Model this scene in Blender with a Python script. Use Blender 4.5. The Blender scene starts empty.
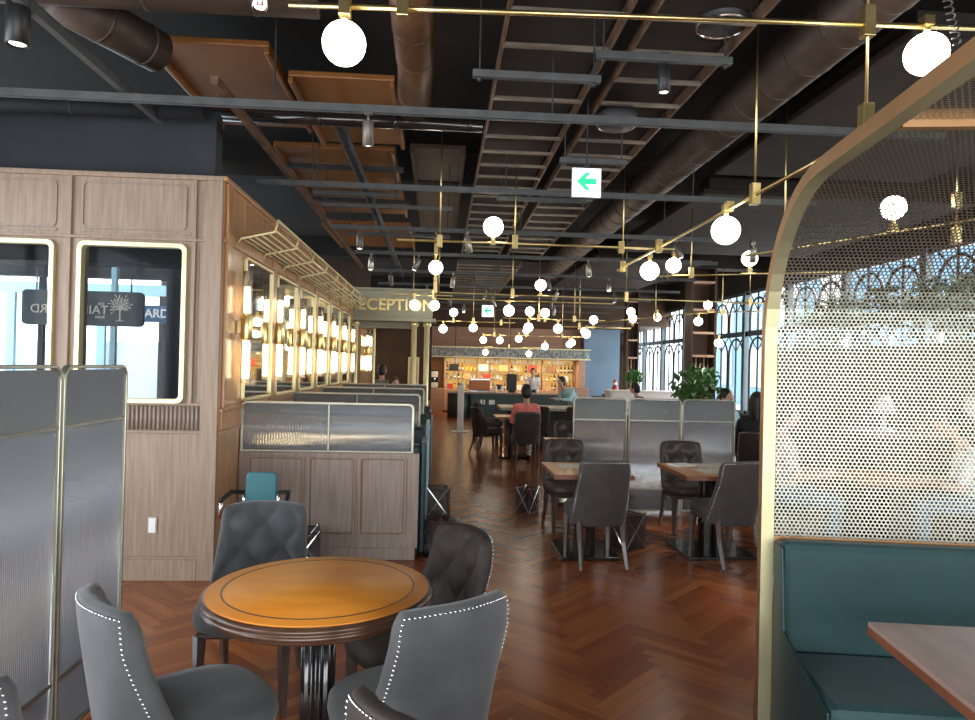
import bpy, math, random
from mathutils import Vector, Matrix, Euler
random.seed(7)
SC = bpy.context.scene
COL = SC.collection
PI = math.pi

# ---------------------------------------------------------------- camera
psi, th, ro = math.radians(3.86), math.radians(.49), .023
fw = Vector((math.sin(psi)*math.cos(th), math.cos(psi)*math.cos(th), math.sin(th)))
r0 = Vector((math.cos(psi), -math.sin(psi), 0)); u0 = r0.cross(fw)
rt = r0*math.cos(ro) + u0*math.sin(ro); up = u0*math.cos(ro) - r0*math.sin(ro)
cam = bpy.data.objects.new('camera', bpy.data.cameras.new('camera')); COL.objects.link(cam)
M4 = Matrix((rt, up, -fw)).transposed().to_4x4(); M4.translation = (0, 0, 1.6)
cam.matrix_world = M4
cam.data.sensor_width = 36; cam.data.lens = 704/975*36
cam.data.clip_start = .05; cam.data.clip_end = 300
SC.camera = cam

# ---------------------------------------------------------------- world, light, exposure
W = bpy.data.worlds.new('sky'); SC.world = W; W.use_nodes = True
bg = W.node_tree.nodes['Background']
bg.inputs[0].default_value = (.80, .91, 1.0, 1); bg.inputs[1].default_value = 2.2

def area(name, loc, rot, sx, sy, power, col):
    l = bpy.data.lights.new(name, 'AREA'); l.shape = 'RECTANGLE'; l.size = sx; l.size_y = sy
    l.energy = power; l.color = col
    o = bpy.data.objects.new(name, l); o.location = loc; o.rotation_euler = rot; COL.objects.link(o)
    return o
# daylight through the window wall on the right, the left windows and the glazed front behind the camera
area('daylight_right_windows', (7.3, 12.5, 2.0), (0, PI/2, 0), 2.8, 24, 640, (1, .98, .95))
area('daylight_front_glazing', (1.0, -3.4, 1.25), (PI/2, 0, 0), 8, 2.0, 180, (1, .97, .92))
area('daylight_left_windows', (-4.4, 1.6, 1.9), (0, -PI/2, 0), 2.4, 5.5, 120, (.95, .97, 1))
sunl = bpy.data.lights.new('sun', 'SUN'); sunl.energy = 2.0; sunl.angle = .05; sunl.color = (1, .93, .82)
so = bpy.data.objects.new('sun', sunl); COL.objects.link(so)
so.rotation_euler = Vector((-.75, -.30, -.48)).to_track_quat('-Z', 'Y').to_euler()

SC.view_settings.view_transform = 'Standard'; SC.view_settings.look = 'None'
SC.view_settings.gamma = 1; SC.view_settings.exposure = .85
SC.view_settings.use_curve_mapping = False

# ---------------------------------------------------------------- materials
def mat(name, col, rough=.5, metal=0, col2=None, scale=8, stretch=(1, 1, 1), bump=0, emit=0, ecol=None,
        trans=0, coat=0, sheen=0, spec=None, detail=6, ramp=(.3, .7), ior=1.45, alpha=1):
    m = bpy.data.materials.new(name); m.use_nodes = True
    nt = m.node_tree; b = nt.nodes['Principled BSDF']
    b.inputs['Base Color'].default_value = (*col, 1); b.inputs['Roughness'].default_value = rough
    b.inputs['Metallic'].default_value = metal; b.inputs['IOR'].default_value = ior
    b.inputs['Transmission Weight'].default_value = trans; b.inputs['Coat Weight'].default_value = coat
    b.inputs['Sheen Weight'].default_value = sheen; b.inputs['Alpha'].default_value = alpha
    if coat: b.inputs['Coat Roughness'].default_value = .12
    if spec is not None: b.inputs['Specular IOR Level'].default_value = spec
    if emit:
        b.inputs['Emission Color'].default_value = (*(ecol or col), 1); b.inputs['Emission Strength'].default_value = emit
    tc = nt.nodes.new('ShaderNodeTexCoord'); mp = nt.nodes.new('ShaderNodeMapping')
    mp.inputs['Scale'].default_value = stretch
    nz = nt.nodes.new('ShaderNodeTexNoise'); nz.inputs['Scale'].default_value = scale; nz.inputs['Detail'].default_value = detail
    nt.links.new(tc.outputs['Object'], mp.inputs[0]); nt.links.new(mp.outputs[0], nz.inputs['Vector'])
    if col2:
        cr = nt.nodes.new('ShaderNodeValToRGB')
        cr.color_ramp.elements[0].position = ramp[0]; cr.color_ramp.elements[1].position = ramp[1]
        cr.color_ramp.elements[0].color = (*col, 1); cr.color_ramp.elements[1].color = (*col2, 1)
        nt.links.new(nz.outputs['Fac'], cr.inputs[0]); nt.links.new(cr.outputs[0], b.inputs['Base Color'])
    if bump:
        bp = nt.nodes.new('ShaderNodeBump'); bp.inputs['Strength'].default_value = bump; bp.inputs['Distance'].default_value = .01
        nt.links.new(nz.outputs['Fac'], bp.inputs['Height']); nt.links.new(bp.outputs[0], b.inputs['Normal'])
    return m

WOOD = mat('limed_oak', (.235, .165, .115), .45, col2=(.33, .245, .18), scale=5, stretch=(9, 9, .6), bump=.08)
WOODG = mat('grey_oak', (.21, .16, .13), .42, col2=(.30, .24, .20), scale=5, stretch=(9, 9, .6), bump=.08)
WOODW = mat('lamplit_lacquered_oak', (.40, .20, .09), .28, col2=(.56, .32, .16), scale=5, stretch=(9, 3, .6), bump=.05, coat=.3)  # oak with the sconces' warm light put into its colour
WOODK = mat('joint_shadow_wood', (.12, .08, .06), .6, col2=(.17, .12, .09))
GOLD = mat('brushed_brass', (.72, .55, .22), .3, 1, col2=(.82, .66, .33), scale=14)
GOLDP = mat('pale_gold_frame', (.80, .72, .38), .42, .6, col2=(.86, .80, .50), scale=10)
BRONZE = mat('bronze_frame', (.40, .22, .10), .42, .75, col2=(.48, .28, .14), scale=6)
CHAMP = mat('perforated_champagne_metal', (.27, .265, .22), .36, .88, col2=(.34, .33, .28), scale=5)
NICKEL = mat('pale_nickel', (.36, .34, .27), .38, .85, col2=(.44, .42, .34), scale=9)
STEEL = mat('grey_painted_steel', (.065, .07, .073), .55, .2, col2=(.10, .107, .11), scale=9)
STEELK = mat('dark_painted_steel', (.03, .03, .032), .5, .3, col2=(.05, .05, .055), scale=9)
STEELB = mat('bronze_mottled_tray_steel', (.07, .042, .026), .5, .4, col2=(.22, .13, .08), scale=5)  # dark steel with lighter bronze patches
SILV = mat('chrome', (.75, .75, .77), .15, 1, col2=(.85, .85, .87))
BLACK = mat('black_metal', (.012, .012, .013), .4, .2, col2=(.02, .02, .022))
BLACKG = mat('glossy_black', (.012, .011, .011), .15, 0, col2=(.02, .018, .018), coat=.6)
SLAB = mat('dark_slab_paint', (.010, .008, .007), .85, col2=(.024, .019, .016), scale=1.5, bump=.1)
BLUEBH = mat('dark_blue_grey_paint', (.009, .012, .016), .7, col2=(.017, .021, .027), scale=2)
DUCT = mat('brown_black_duct', (.050, .034, .024), .5, .25, col2=(.085, .060, .045), scale=5)
DUCTF = mat('flat_duct_paint', (.022, .018, .015), .8, 0, col2=(.035, .028, .024), scale=3, spec=.2)
COPPER = mat('copper_brown_board', (.20, .075, .018), .4, .15, col2=(.36, .15, .042), scale=2.2, stretch=(1, .4, 1))  # lamplight painted into the ceiling boards' brown; the wall panel's own orange
DKBROWN = mat('dark_brown_board', (.045, .022, .012), .6, col2=(.075, .04, .022), scale=3)
VELV = mat('daylit_grey_velvet', (.054, .056, .060), .75, col2=(.090, .094, .100), scale=7, sheen=.25)  # grey velvet with the blue of the daylight put into its colour
VELVB = mat('brown_grey_velvet', (.024, .016, .013), .68, col2=(.042, .030, .025), scale=9)
VELVD = mat('brown_grey_nap_velvet', (.036, .030, .028), .7, col2=(.058, .049, .046), scale=7, sheen=.12)
LEATH = mat('taupe_leather', (.046, .034, .028), .42, col2=(.064, .049, .041), scale=9)
SEATT = mat('tan_velvet', (.22, .12, .065), .6, col2=(.28, .16, .09), scale=8, sheen=.4)
TEAL = mat('deep_teal_velvet', (.003, .030, .034), .6, col2=(.007, .048, .052), scale=4, sheen=.1)
TEALK = mat('dark_teal_leather', (.006, .030, .036), .4, col2=(.010, .045, .052), scale=5)
TEALL = mat('light_teal_leather', (.035, .14, .17), .45, col2=(.05, .18, .21), scale=5)
LEGW = mat('dark_walnut_leg', (.055, .035, .028), .3, col2=(.09, .06, .048), scale=12, stretch=(4, 4, 1), coat=.3)
RIM = mat('carved_walnut_rim', (.060, .028, .016), .28, col2=(.10, .05, .03), scale=12, coat=.3)
AMBER = mat('amber_burl_veneer', (.74, .25, .022), .42, col2=(.88, .36, .045), scale=3, stretch=(1, 3, 1))
AMBER2 = mat('amber_burl_border', (.60, .20, .020), .42, col2=(.70, .27, .035), scale=4)
TOPW = mat('orange_oak_tabletop', (.55, .22, .07), .34, col2=(.72, .36, .12), scale=4, stretch=(3, .8, 1), coat=.2)
TOPE = mat('red_brown_table_edge', (.16, .055, .028), .35, col2=(.22, .08, .04), scale=6)
TOPG = mat('pale_rose_tabletop', (.30, .19, .165), .32, col2=(.38, .26, .225), scale=4, stretch=(4, 1, 1), coat=.2)
PAPER = mat('white_paper', (.78, .77, .74), .6, col2=(.82, .81, .78))
FLUTE = mat('fluted_glass', (.66, .69, .73), .13, trans=.78, col2=(.76, .79, .83), scale=1.5, ior=1.38)
GLASS = mat('clear_glass', (.95, .98, 1), .02, trans=1, ior=1.1)
TUBEG = mat('clear_tube_glass', (.95, .93, .9), .05, trans=.9, ior=1.2)
MIRROR = mat('dark_mirror', (.78, .76, .72), .04, 1)
GLOBE = mat('glowing_opal_glass', (1, .97, .9), .4, emit=7, ecol=(1, .90, .74))
LAMPC = mat('glowing_lamp_core', (1, .9, .7), .4, emit=7, ecol=(1, .78, .46))
SPOTE = mat('spot_lens_glow', (1, 1, .95), .3, emit=4, ecol=(1, .96, .88))
EXITW = mat('lit_exit_panel', (.95, .97, 1), .4, emit=1.2, ecol=(.92, .97, 1))
EXITG = mat('lit_exit_green', (.02, .6, .25), .4, emit=.8, ecol=(.02, .45, .16))
GRNPAINT = mat('dark_green_counter_paint', (.035, .065, .062), .5, col2=(.05, .085, .08), scale=3)
BLUEW = mat('slate_blue_paint', (.13, .22, .32), .6, col2=(.17, .27, .38), scale=1.2)
LTBLUE = mat('pale_blue_paint', (.30, .52, .62), .5, col2=(.36, .58, .68))
WHITE = mat('white_paint', (.75, .76, .77), .5, col2=(.8, .81, .82))
FASC = mat('sage_fascia_paint', (.30, .30, .22), .5, col2=(.36, .36, .27), scale=2)
BARWOOD = mat('bar_red_oak', (.42, .25, .17), .5, col2=(.52, .33, .24), scale=4, stretch=(1, 1, 6))
BARLIT = mat('glowing_amber_backboard', (.55, .30, .06), .4, col2=(.75, .50, .14), scale=6, emit=.28, ecol=(1, .62, .20))  # faint self-glow stands in for the warm light on the shelves
CNTOP = mat('bar_worktop', (.30, .22, .17), .3, col2=(.38, .29, .22), scale=8)
SKIN = mat('skin', (.55, .33, .24), .5, col2=(.60, .37, .27))
HAIR = mat('black_hair', (.012, .010, .010), .45, col2=(.022, .018, .016), scale=30)
HAIRB = mat('brown_hair', (.07, .035, .02), .45, col2=(.10, .05, .03), scale=30)
LEAF = mat('leaf_green', (.05, .16, .04), .45, col2=(.12, .30, .08), scale=5)
LEAFD = mat('dark_leaf', (.02, .07, .03), .5, col2=(.05, .13, .05), scale=5)
BARK = mat('bark', (.10, .06, .04), .8, col2=(.15, .1, .07), scale=12)
MESHM = mat('smoked_mesh', (.05, .045, .045), .5, .4, col2=(.08, .07, .07), alpha=.55)
def cloth(n, c): return mat(n, c, .8, col2=tuple(min(1, x*1.2) for x in c), scale=14)

# ---------------------------------------------------------------- mesh helpers
class MB:
    def __init__(s): s.v = []; s.f = []; s.sm = []; s.mi = []; s.cur = 0; s.T = Matrix.Identity(4)
    def add(s, vs, fs, smooth=False):
        o = len(s.v); s.v += [tuple(s.T @ Vector(p)) for p in vs]
        s.f += [tuple(i+o for i in f) for f in fs]; s.sm += [smooth]*len(fs); s.mi += [s.cur]*len(fs)
        return s
    def box(s, x0, x1, y0, y1, z0, z1):
        return s.add([(x0,y0,z0),(x1,y0,z0),(x1,y1,z0),(x0,y1,z0),(x0,y0,z1),(x1,y0,z1),(x1,y1,z1),(x0,y1,z1)],
                     [(0,3,2,1),(4,5,6,7),(0,1,5,4),(1,2,6,5),(2,3,7,6),(3,0,4,7)])
    def bc(s, c, d): return s.box(c[0]-d[0]/2, c[0]+d[0]/2, c[1]-d[1]/2, c[1]+d[1]/2, c[2]-d[2]/2, c[2]+d[2]/2)
    def tube(s, pts, r, n=10, r2=None, closed=False, cap=True, flat=1.0):
        P = [Vector(p) for p in pts]; rings = []; m = len(P)
        t0 = (P[1]-P[0]).normalized()
        a = t0.cross(Vector((0, 0, 1)))
        if a.length < .1: a = t0.cross(Vector((1, 0, 0)))
        a.normalize(); b = t0.cross(a).normalized(); vs = []
        for i, p in enumerate(P):
            if closed: t = (P[(i+1) % m]-P[i-1]).normalized()
            else: t = ((P[i+1] if i < m-1 else P[i]) - (P[i-1] if i else P[i])).normalized()
            a = (a - t*a.dot(t)).normalized(); b = t.cross(a)
            rr = r if r2 is None else r+(r2-r)*i/(m-1)
            vs += [tuple(p+a*math.cos(2*PI*k/n)*rr+b*math.sin(2*PI*k/n)*rr*flat) for k in range(n)]
        fs = []
        for i in range(m if closed else m-1):
            j = (i+1) % m
            fs += [(i*n+k, i*n+(k+1) % n, j*n+(k+1) % n, j*n+k) for k in range(n)]
        if cap and not closed:
            fs += [tuple(range(n))[::-1], tuple((m-1)*n+k for k in range(n))]
        return s.add(vs, fs, n > 6)
    def cyl(s, p0, p1, r, n=14, r2=None): return s.tube([p0, p1], r, n, r2)
    def lathe(s, prof, n=32, c=(0, 0, 0), sx=1, sy=1, flute=0, nf=0):
        vs = []; m = len(prof)
        for (r, z) in prof:
            for k in range(n):
                a = 2*PI*k/n; q = r*(1-flute*(.5+.5*math.cos(nf*a)))
                vs.append((c[0]+q*math.cos(a)*sx, c[1]+q*math.sin(a)*sy, c[2]+z))
        fs = [(i*n+k, i*n+(k+1) % n, (i+1)*n+(k+1) % n, (i+1)*n+k) for i in range(m-1) for k in range(n)]
        if prof[0][0] > 1e-4: fs.append(tuple(range(n))[::-1])
        if prof[-1][0] > 1e-4: fs.append(tuple((m-1)*n+k for k in range(n)))
        return s.add(vs, fs, True)
    def ball(s, c, r, n=16, sz=1, sy=1, sx=1):
        m = max(5, n//2); vs = []
        for i in range(m+1):
            p = PI*i/m
            for k in range(n):
                a = 2*PI*k/n
                vs.append((c[0]+r*sx*math.sin(p)*math.cos(a), c[1]+r*sy*math.sin(p)*math.sin(a), c[2]-r*sz*math.cos(p)))
        fs = [(i*n+k, i*n+(k+1) % n, (i+1)*n+(k+1) % n, (i+1)*n+k) for i in range(m) for k in range(n)]
        return s.add(vs, fs, True)
    def prism(s, poly, axis, a, b):
        # poly in the two other axes, extruded along axis from a to b
        def q(p, t): return (t, p[0], p[1]) if axis == 0 else (p[0], t, p[1]) if axis == 1 else (p[0], p[1], t)
        n = len(poly); vs = [q(p, a) for p in poly]+[q(p, b) for p in poly]
        fs = [tuple(range(n)), tuple(range(2*n-1, n-1, -1))]+[(k, k+n, (k+1) % n+n, (k+1) % n) for k in range(n)]
        return s.add(vs, fs)
    def frame(s, outer, inner, axis, a, b):
        # ring between two outlines of the same point count
        def q(p, t): return (t, p[0], p[1]) if axis == 0 else (p[0], t, p[1]) if axis == 1 else (p[0], p[1], t)
        n = len(outer); vs = [q(p, a) for p in outer]+[q(p, a) for p in inner]+[q(p, b) for p in outer]+[q(p, b) for p in inner]
        fs = []
        for k in range(n):
            j = (k+1) % n
            fs += [(k, j, n+j, n+k), (2*n+k, 3*n+k, 3*n+j, 2*n+j), (k, 2*n+k, 2*n+j, j), (n+k, n+j, 3*n+j, 3*n+k)]
        return s.add(vs, fs)
    def build(s, name, m, parent=None, bevel=0, loc=None, rz=0, subsurf=0):
        me = bpy.data.meshes.new(name); me.from_pydata(s.v, [], s.f)
        for i, p in enumerate(me.polygons): p.use_smooth = s.sm[i]; p.material_index = s.mi[i]
        for x in (m if isinstance(m, (list, tuple)) else [m]): me.materials.append(x)
        me.update()
        if s.T.determinant() < 0: me.flip_normals()
        o = bpy.data.objects.new(name, me); COL.objects.link(o)
        if parent: o.parent = parent
        if loc: o.location = loc
        o.rotation_euler.z = rz
        if bevel:
            b = o.modifiers.new('bevel', 'BEVEL'); b.width = bevel; b.segments = 2; b.limit_method = 'ANGLE'; b.angle_limit = .7
        if subsurf:
            q = o.modifiers.new('sub', 'SUBSURF'); q.levels = subsurf; q.render_levels = subsurf
        return o

def rrect(x0, x1, z0, z1, r, n=5, tl=True, tr=True, bl=True, br=True):
    pts = []
    for (cx, cz, a0, on) in ((x1-r, z0+r, -PI/2, br), (x1-r, z1-r, 0, tr), (x0+r, z1-r, PI/2, tl), (x0+r, z0+r, PI, bl)):
        for k in range(n+1):
            a = a0+PI/2*k/n
            if on: pts.append((cx+r*math.cos(a), cz+r*math.sin(a)))
            else: pts.append((x1 if cx > (x0+x1)/2 else x0, z1 if cz > (z0+z1)/2 else z0))
    return pts

def tag(o, label=None, cat=None, group=None, kind=None):
    if label: o['label'] = label
    if cat: o['category'] = cat
    if group: o['group'] = group
    if kind: o['kind'] = kind
    return o
def empty(name, label, cat, loc=(0, 0, 0), rz=0, group=None):
    o = bpy.data.objects.new(name, None); COL.objects.link(o); o.empty_display_size = .1
    o.location = loc; o.rotation_euler.z = rz
    return tag(o, label, cat, group)
def struct(o): o['kind'] = 'structure'; return o
def kids(o): return [c for c in ALLKIDS.get(o.name, [])]
ALLKIDS = {}
def refresh():
    ALLKIDS.clear()
    for o in bpy.data.objects:
        if o.parent: ALLKIDS.setdefault(o.parent.name, []).append(o)
def dup(o, loc=None, rz=None, label=None, group=None, parent=None):
    c = o.copy(); COL.objects.link(c)
    if parent: c.parent = parent
    for k in ALLKIDS.get(o.name, []): dup(k, parent=c)
    if loc is not None: c.location = loc
    if rz is not None: c.rotation_euler.z = rz
    if label: c['label'] = label
    if group: c['group'] = group
    return c
def text(s, size, m, name, parent=None, depth=.004, mirror=False, font_scale_x=1.0, bold=0.0):
    cu = bpy.data.curves.new(name, 'FONT'); cu.body = s; cu.size = size; cu.extrude = depth
    cu.align_x = 'CENTER'; cu.align_y = 'CENTER'; cu.offset = bold
    t = bpy.data.objects.new('tmp', cu); COL.objects.link(t)
    dg = bpy.context.evaluated_depsgraph_get(); me = bpy.data.meshes.new_from_object(t.evaluated_get(dg))
    bpy.data.objects.remove(t)
    # stand the letters up: x to the right, z up, facing -y
    me.transform(Matrix(((font_scale_x*(-1 if mirror else 1), 0, 0, 0), (0, 0, -1, 0), (0, 1, 0, 0), (0, 0, 0, 1))))
    if mirror: me.flip_normals()
    me.materials.clear(); me.materials.append(m)
    o = bpy.data.objects.new(name, me); COL.objects.link(o)
    if parent: o.parent = parent
    return o

# ================================================================ SETTING
WY = 5.25          # the panelled wall that faces the camera
WX = -1.6          # the corridor wall of mirrors and sconces
# floor: herringbone planks
fm = bpy.data.materials.new('herringbone_merbau'); fm.use_nodes = True
nt = fm.node_tree; b = nt.nodes['Principled BSDF']
ge = nt.nodes.new('ShaderNodeNewGeometry'); cr = nt.nodes.new('ShaderNodeValToRGB')
e = cr.color_ramp.elements; e[0].color = (.20, .052, .016, 1); e[1].color = (.34, .112, .034, 1)
x = e.new(.5); x.color = (.26, .076, .023, 1)
uv = nt.nodes.new('ShaderNodeUVMap'); mp = nt.nodes.new('ShaderNodeMapping'); mp.inputs['Scale'].default_value = (3, 40, 1)
nz = nt.nodes.new('ShaderNodeTexNoise'); nz.inputs['Scale'].default_value = 1.0; nz.inputs['Detail'].default_value = 5
nz.inputs['Distortion'].default_value = .6
mx = nt.nodes.new('ShaderNodeMixRGB'); mx.blend_type = 'MULTIPLY'; mx.inputs[0].default_value = .75
cr2 = nt.nodes.new('ShaderNodeValToRGB'); cr2.color_ramp.elements[0].position = .3; cr2.color_ramp.elements[1].position = .7
cr2.color_ramp.elements[0].color = (.68, .64, .60, 1); cr2.color_ramp.elements[1].color = (1.15, 1.12, 1.05, 1)
L = nt.links.new
L(ge.outputs['Random Per Island'], cr.inputs[0]); L(uv.outputs[0], mp.inputs[0]); L(mp.outputs[0], nz.inputs['Vector'])
L(nz.outputs['Fac'], cr2.inputs[0]); L(cr.outputs[0], mx.inputs[1]); L(cr2.outputs[0], mx.inputs[2]); L(mx.outputs[0], b.inputs['Base Color'])
mr = nt.nodes.new('ShaderNodeMapRange'); mr.inputs[3].default_value = .18; mr.inputs[4].default_value = .30
L(nz.outputs['Fac'], mr.inputs[0]); L(mr.outputs[0], b.inputs['Roughness'])
bp = nt.nodes.new('ShaderNodeBump'); bp.inputs['Strength'].default_value = .05; bp.inputs['Distance'].default_value = .003
L(nz.outputs['Fac'], bp.inputs['Height']); L(bp.outputs[0], b.inputs['Normal'])
FLB = mat('floor_joint', (.02, .009, .006), .6)
vs = []; fs = []; uvs = []
Wp = .072; n = 8; c45 = math.sqrt(.5)
def plank(x, y, w, h):
    cx, cy = (x+w/2)*Wp, (y+h/2)*Wp
    X, Y = (cx-cy)*c45, (cx+cy)*c45
    if not (-6 < X < 7.0 and -2.6 < Y < 26.6): return
    g = .012; q = [(x+g, y+g), (x+w-g, y+g), (x+w-g, y+h-g), (x+g, y+h-g)]
    o = len(vs)
    for (a, bb) in q: vs.append(((a-bb)*Wp*c45, (a+bb)*Wp*c45, 0))
    fs.append((o, o+1, o+2, o+3)); rx, ry = random.random()*50, random.random()*50
    ll = [(rx, ry), (rx+.5, ry), (rx+.5, ry+.1), (rx, ry+.1)]
    if h > w: ll = ll[1:]+ll[:1]; ll = [ll[3], ll[0], ll[1], ll[2]]; ll = [(rx, ry), (rx, ry+.1), (rx+.5, ry+.1), (rx+.5, ry)]
    uvs.extend(ll)
for k in range(-120, 620):
    for s in range(-30, 30):
        plank(k+2*n*s, k, n, 1); plank(k-1+2*n*s, k, 1, n)
o0 = len(vs)
vs += [(-6.6, -2.9, -.003), (7.6, -2.9, -.003), (7.6, 27.2, -.003), (-6.6, 27.2, -.003), (-6.6, -2.9, -.15), (7.6, -2.9, -.15), (7.6, 27.2, -.15), (-6.6, 27.2, -.15)]
base = [(0,1,2,3),(7,6,5,4),(4,5,1,0),(5,6,2,1),(6,7,3,2),(7,4,0,3)]
fs += [tuple(i+o0 for i in f) for f in base]; uvs += [(0, 0)]*24
me = bpy.data.meshes.new('floor'); me.from_pydata(vs, [], fs); ul = me.uv_layers.new(name='UVMap')
for i, q in enumerate(uvs): ul.data[i].uv = q
me.materials.append(fm); me.materials.append(FLB)
for p in me.polygons[-6:]: p.material_index = 1
fo = bpy.data.objects.new('floor', me); COL.objects.link(fo); struct(fo)

struct(MB().box(-6.6, 7.6, -2.9, 27.2, 4.2, 4.4).build('ceiling', SLAB))
# beams of the slab: part of the building
for i, yy in enumerate((2.2, 8.6, 14.8, 21.0)):
    struct(MB().box(-6.5, 7.2, yy, yy+.45, 3.82, 4.2).build('trim_%d' % (i+1), SLAB))

# ---- panelled wall facing the camera, with two framed windows
def wall_holes(mb, x0, x1, z0, z1, ya, yb, holes):
    xs = x0
    for (a, bx, c, d) in holes:
        mb.box(xs, a, ya, yb, z0, z1); mb.box(a, bx, ya, yb, z0, c); mb.box(a, bx, ya, yb, d, z1); xs = bx
    mb.box(xs, x1, ya, yb, z0, z1)
wa = MB(); wall_holes(wa, -6.5, WX-.101, 0, 2.92, WY, WY+.1, [(-3.56, -2.79, 1.295, 2.415), (-2.59, -1.865, 1.295, 2.415)])
wall = struct(wa.build('wall_panelled', WOOD))
pm = MB()                     # raised mouldings and stiles
for (a, bx) in ((-3.53, -2.76), (-2.60, -1.82)):
    pm.box(a, bx, WY-.012, WY, 2.50, 2.52); 
pm.box(-6.5, WX, WY-.025, WY, 2.455, 2.475); pm.box(-6.5, WX, WY-.03, WY, 2.90, 2.935)
pm.box(-6.5, WX, WY-.02, WY, 1.262, 1.282); pm.box(-6.5, WX, WY-.02, WY, 1.06, 1.08)
for xx in (-2.675, -1.80): pm.box(xx-.014, xx+.014, WY-.022, WY, 1.27, 2.91)
pm.box(-1.72, WX, WY-.03, WY-.001, .0, 2.90)
pm.build('moulding', WOOD, wall, bevel=.004)
rp = MB()
for (a, bx) in ((-3.50, -2.77), (-2.60, -1.86)):
    rp.frame(rrect(a, bx, 2.53, 2.87, .04), rrect(a+.014, bx-.014, 2.544, 2.856, .03), 1, WY-.008, WY)
for (a, bx) in ((-1.77, -1.69),): rp.frame(rrect(a, bx, 1.30, 2.42, .01), rrect(a+.006, bx-.006, 1.306, 2.414, .008), 1, WY-.006, WY)
rp.build('raised_panel', WOODG, wall)
fl = MB(); x = -6.4
while x < -1.68:
    fl.cyl((x, WY-.004, 1.085), (x, WY-.004, 1.258), .011, 8); x += .03
fl.build('fluted_frieze', WOODG, wall)
struct(MB().box(-6.5, -1.722, WY-.03, WY, 0, .15).box(-6.5, -1.722, WY-.022, WY, .15, .17).build('baseboard_left', WOOD, bevel=.004))
struct(MB().box(-6.5, WX-.1, WY+.10, WY+.25, 2.70, 3.45).build('wall_bulkhead', BLUEBH))
for i, (a, bx) in enumerate(((-3.56, -2.79), (-2.59, -1.865))):
    wn = struct(MB().frame(rrect(a-.022, bx+.022, 1.275, 2.435, .05), rrect(a+.012, bx-.012, 1.309, 2.401, .03), 1, WY-.035, WY+.03).build('window_%d' % (i+1), GOLDP, bevel=.005))
    MB().box(a, bx, WY+.045, WY+.051, 1.3, 2.41).build('pane', GLASS, wn)
# brass framed switch plate
sw = tag(MB().frame(rrect(-2.078, -2.012, .335, .455, .006), rrect(-2.07, -2.02, .343, .447, .004), 1, WY-.008, WY).build('wall_socket', NICKEL),
         'small pale switch plate low on the panelled wall', 'switch plate')
MB().box(-2.07, -2.02, WY-.012, WY-.002, .343, .447).build('socket_plate', WHITE, sw, bevel=.003)

# ---- corridor wall with mirrors
BAYS = [(5.80, 6.72), (6.92, 7.84), (8.05, 8.97), (9.18, 10.10), (10.31, 11.23), (11.44, 12.36)]
cw = struct(MB().box(WX-.10, WX, WY, 12.95, 0, 2.92).build('wall_corridor', WOODW))
MB().box(WX, WX+.03, WY-.03, 12.95, 2.90, 2.935).box(WX, WX+.02, WY, 12.95, 2.46, 2.48).box(WX, WX+.03, WY, 12.95, 1.215, 1.245).box(WX, WX+.018, WY, 12.95, 1.06, 1.08).build('moulding', WOODW, cw, bevel=.004)
q = MB()
for y0 in [5.28]+[bb+.02 for _, bb in BAYS]: q.box(WX, WX+.022, y0+.02, y0+.14, 1.245, 2.90)
q.build('pilaster', WOODW, cw, bevel=.006)
q = MB(); y = 5.3
while y < 12.9: q.cyl((WX+.004, y, 1.085), (WX+.004, y, 1.21), .011, 6); y += .03
q.build('fluted_frieze', WOODW, cw)
q = MB()
for y0, y1 in BAYS: q.frame(rrect(y0, y1, 2.53, 2.87, .04), rrect(y0+.014, y1-.014, 2.544, 2.856, .03), 0, WX, WX+.008)
q.build('raised_panel', WOODW, cw)
struct(MB().box(WX, WX+.025, WY, 12.95, 0, .15).build('baseboard_corridor', WOODW, bevel=.004))
for i, (y0, y1) in enumerate(BAYS):
    nm = ['nearest the panelled corner', 'second from the panelled corner', 'third from the panelled corner', 'fourth from the panelled corner', 'fifth from the panelled corner', 'last before the reception arch'][i]
    r = empty('wall_mirror', 'tall gold framed mirror on the sconce wall, '+nm, 'mirror', (WX, y0, 1.27), group='corridor mirrors')
    a = MB().frame(rrect(0, y1-y0, 0, 1.17, .03), rrect(.022, y1-y0-.022, .022, 1.148, .02), 0, .001, .03).build('frame', GOLDP, r, bevel=.004)
    MB().box(.003, .012, .03, y1-y0-.03, .03, 1.14).build('mirror_glass', MIRROR, r)

# ---- other walls
struct(MB().box(-4.2, -4.05, 4.6, WY, 0, 4.2).box(-4.2, -4.05, -2.9, 4.6, 0, .5).box(-4.2, -4.05, -2.9, 4.6, 3.0, 4.2).build('wall_left', WOODG))
lw = struct(MB().box(-4.16, -4.10, -2.9, 4.6, .5, .56).box(-4.16, -4.10, -2.9, 4.6, 2.94, 3.0).build('window_3', BLACK))
q = MB()
for y in (-2.0, -.7, .6, 1.9, 3.2, 4.5): q.box(-4.16, -4.10, y, y+.07, .5, 3.0)
q.build('mullion', BLACK, lw)
struct(MB().box(-4.2, 7.3, -2.9, -2.75, 2.4, 4.2).box(-4.2, -3.0, -2.9, -2.75, 0, 2.4).box(6.0, 7.3, -2.9, -2.75, 0, 2.4).build('wall_front', WOODG))
fwn = struct(MB().box(-3.0, 6.0, -2.85, -2.79, 0, .08).box(-3.0, 6.0, -2.85, -2.79, 2.32, 2.4).build('window_4', BLACK))
q = MB()
for x in range(7): q.box(-3.0+x*1.49, -2.93+x*1.49, -2.85, -2.79, 0, 2.4)
q.build('mullion', BLACK, fwn)
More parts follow.
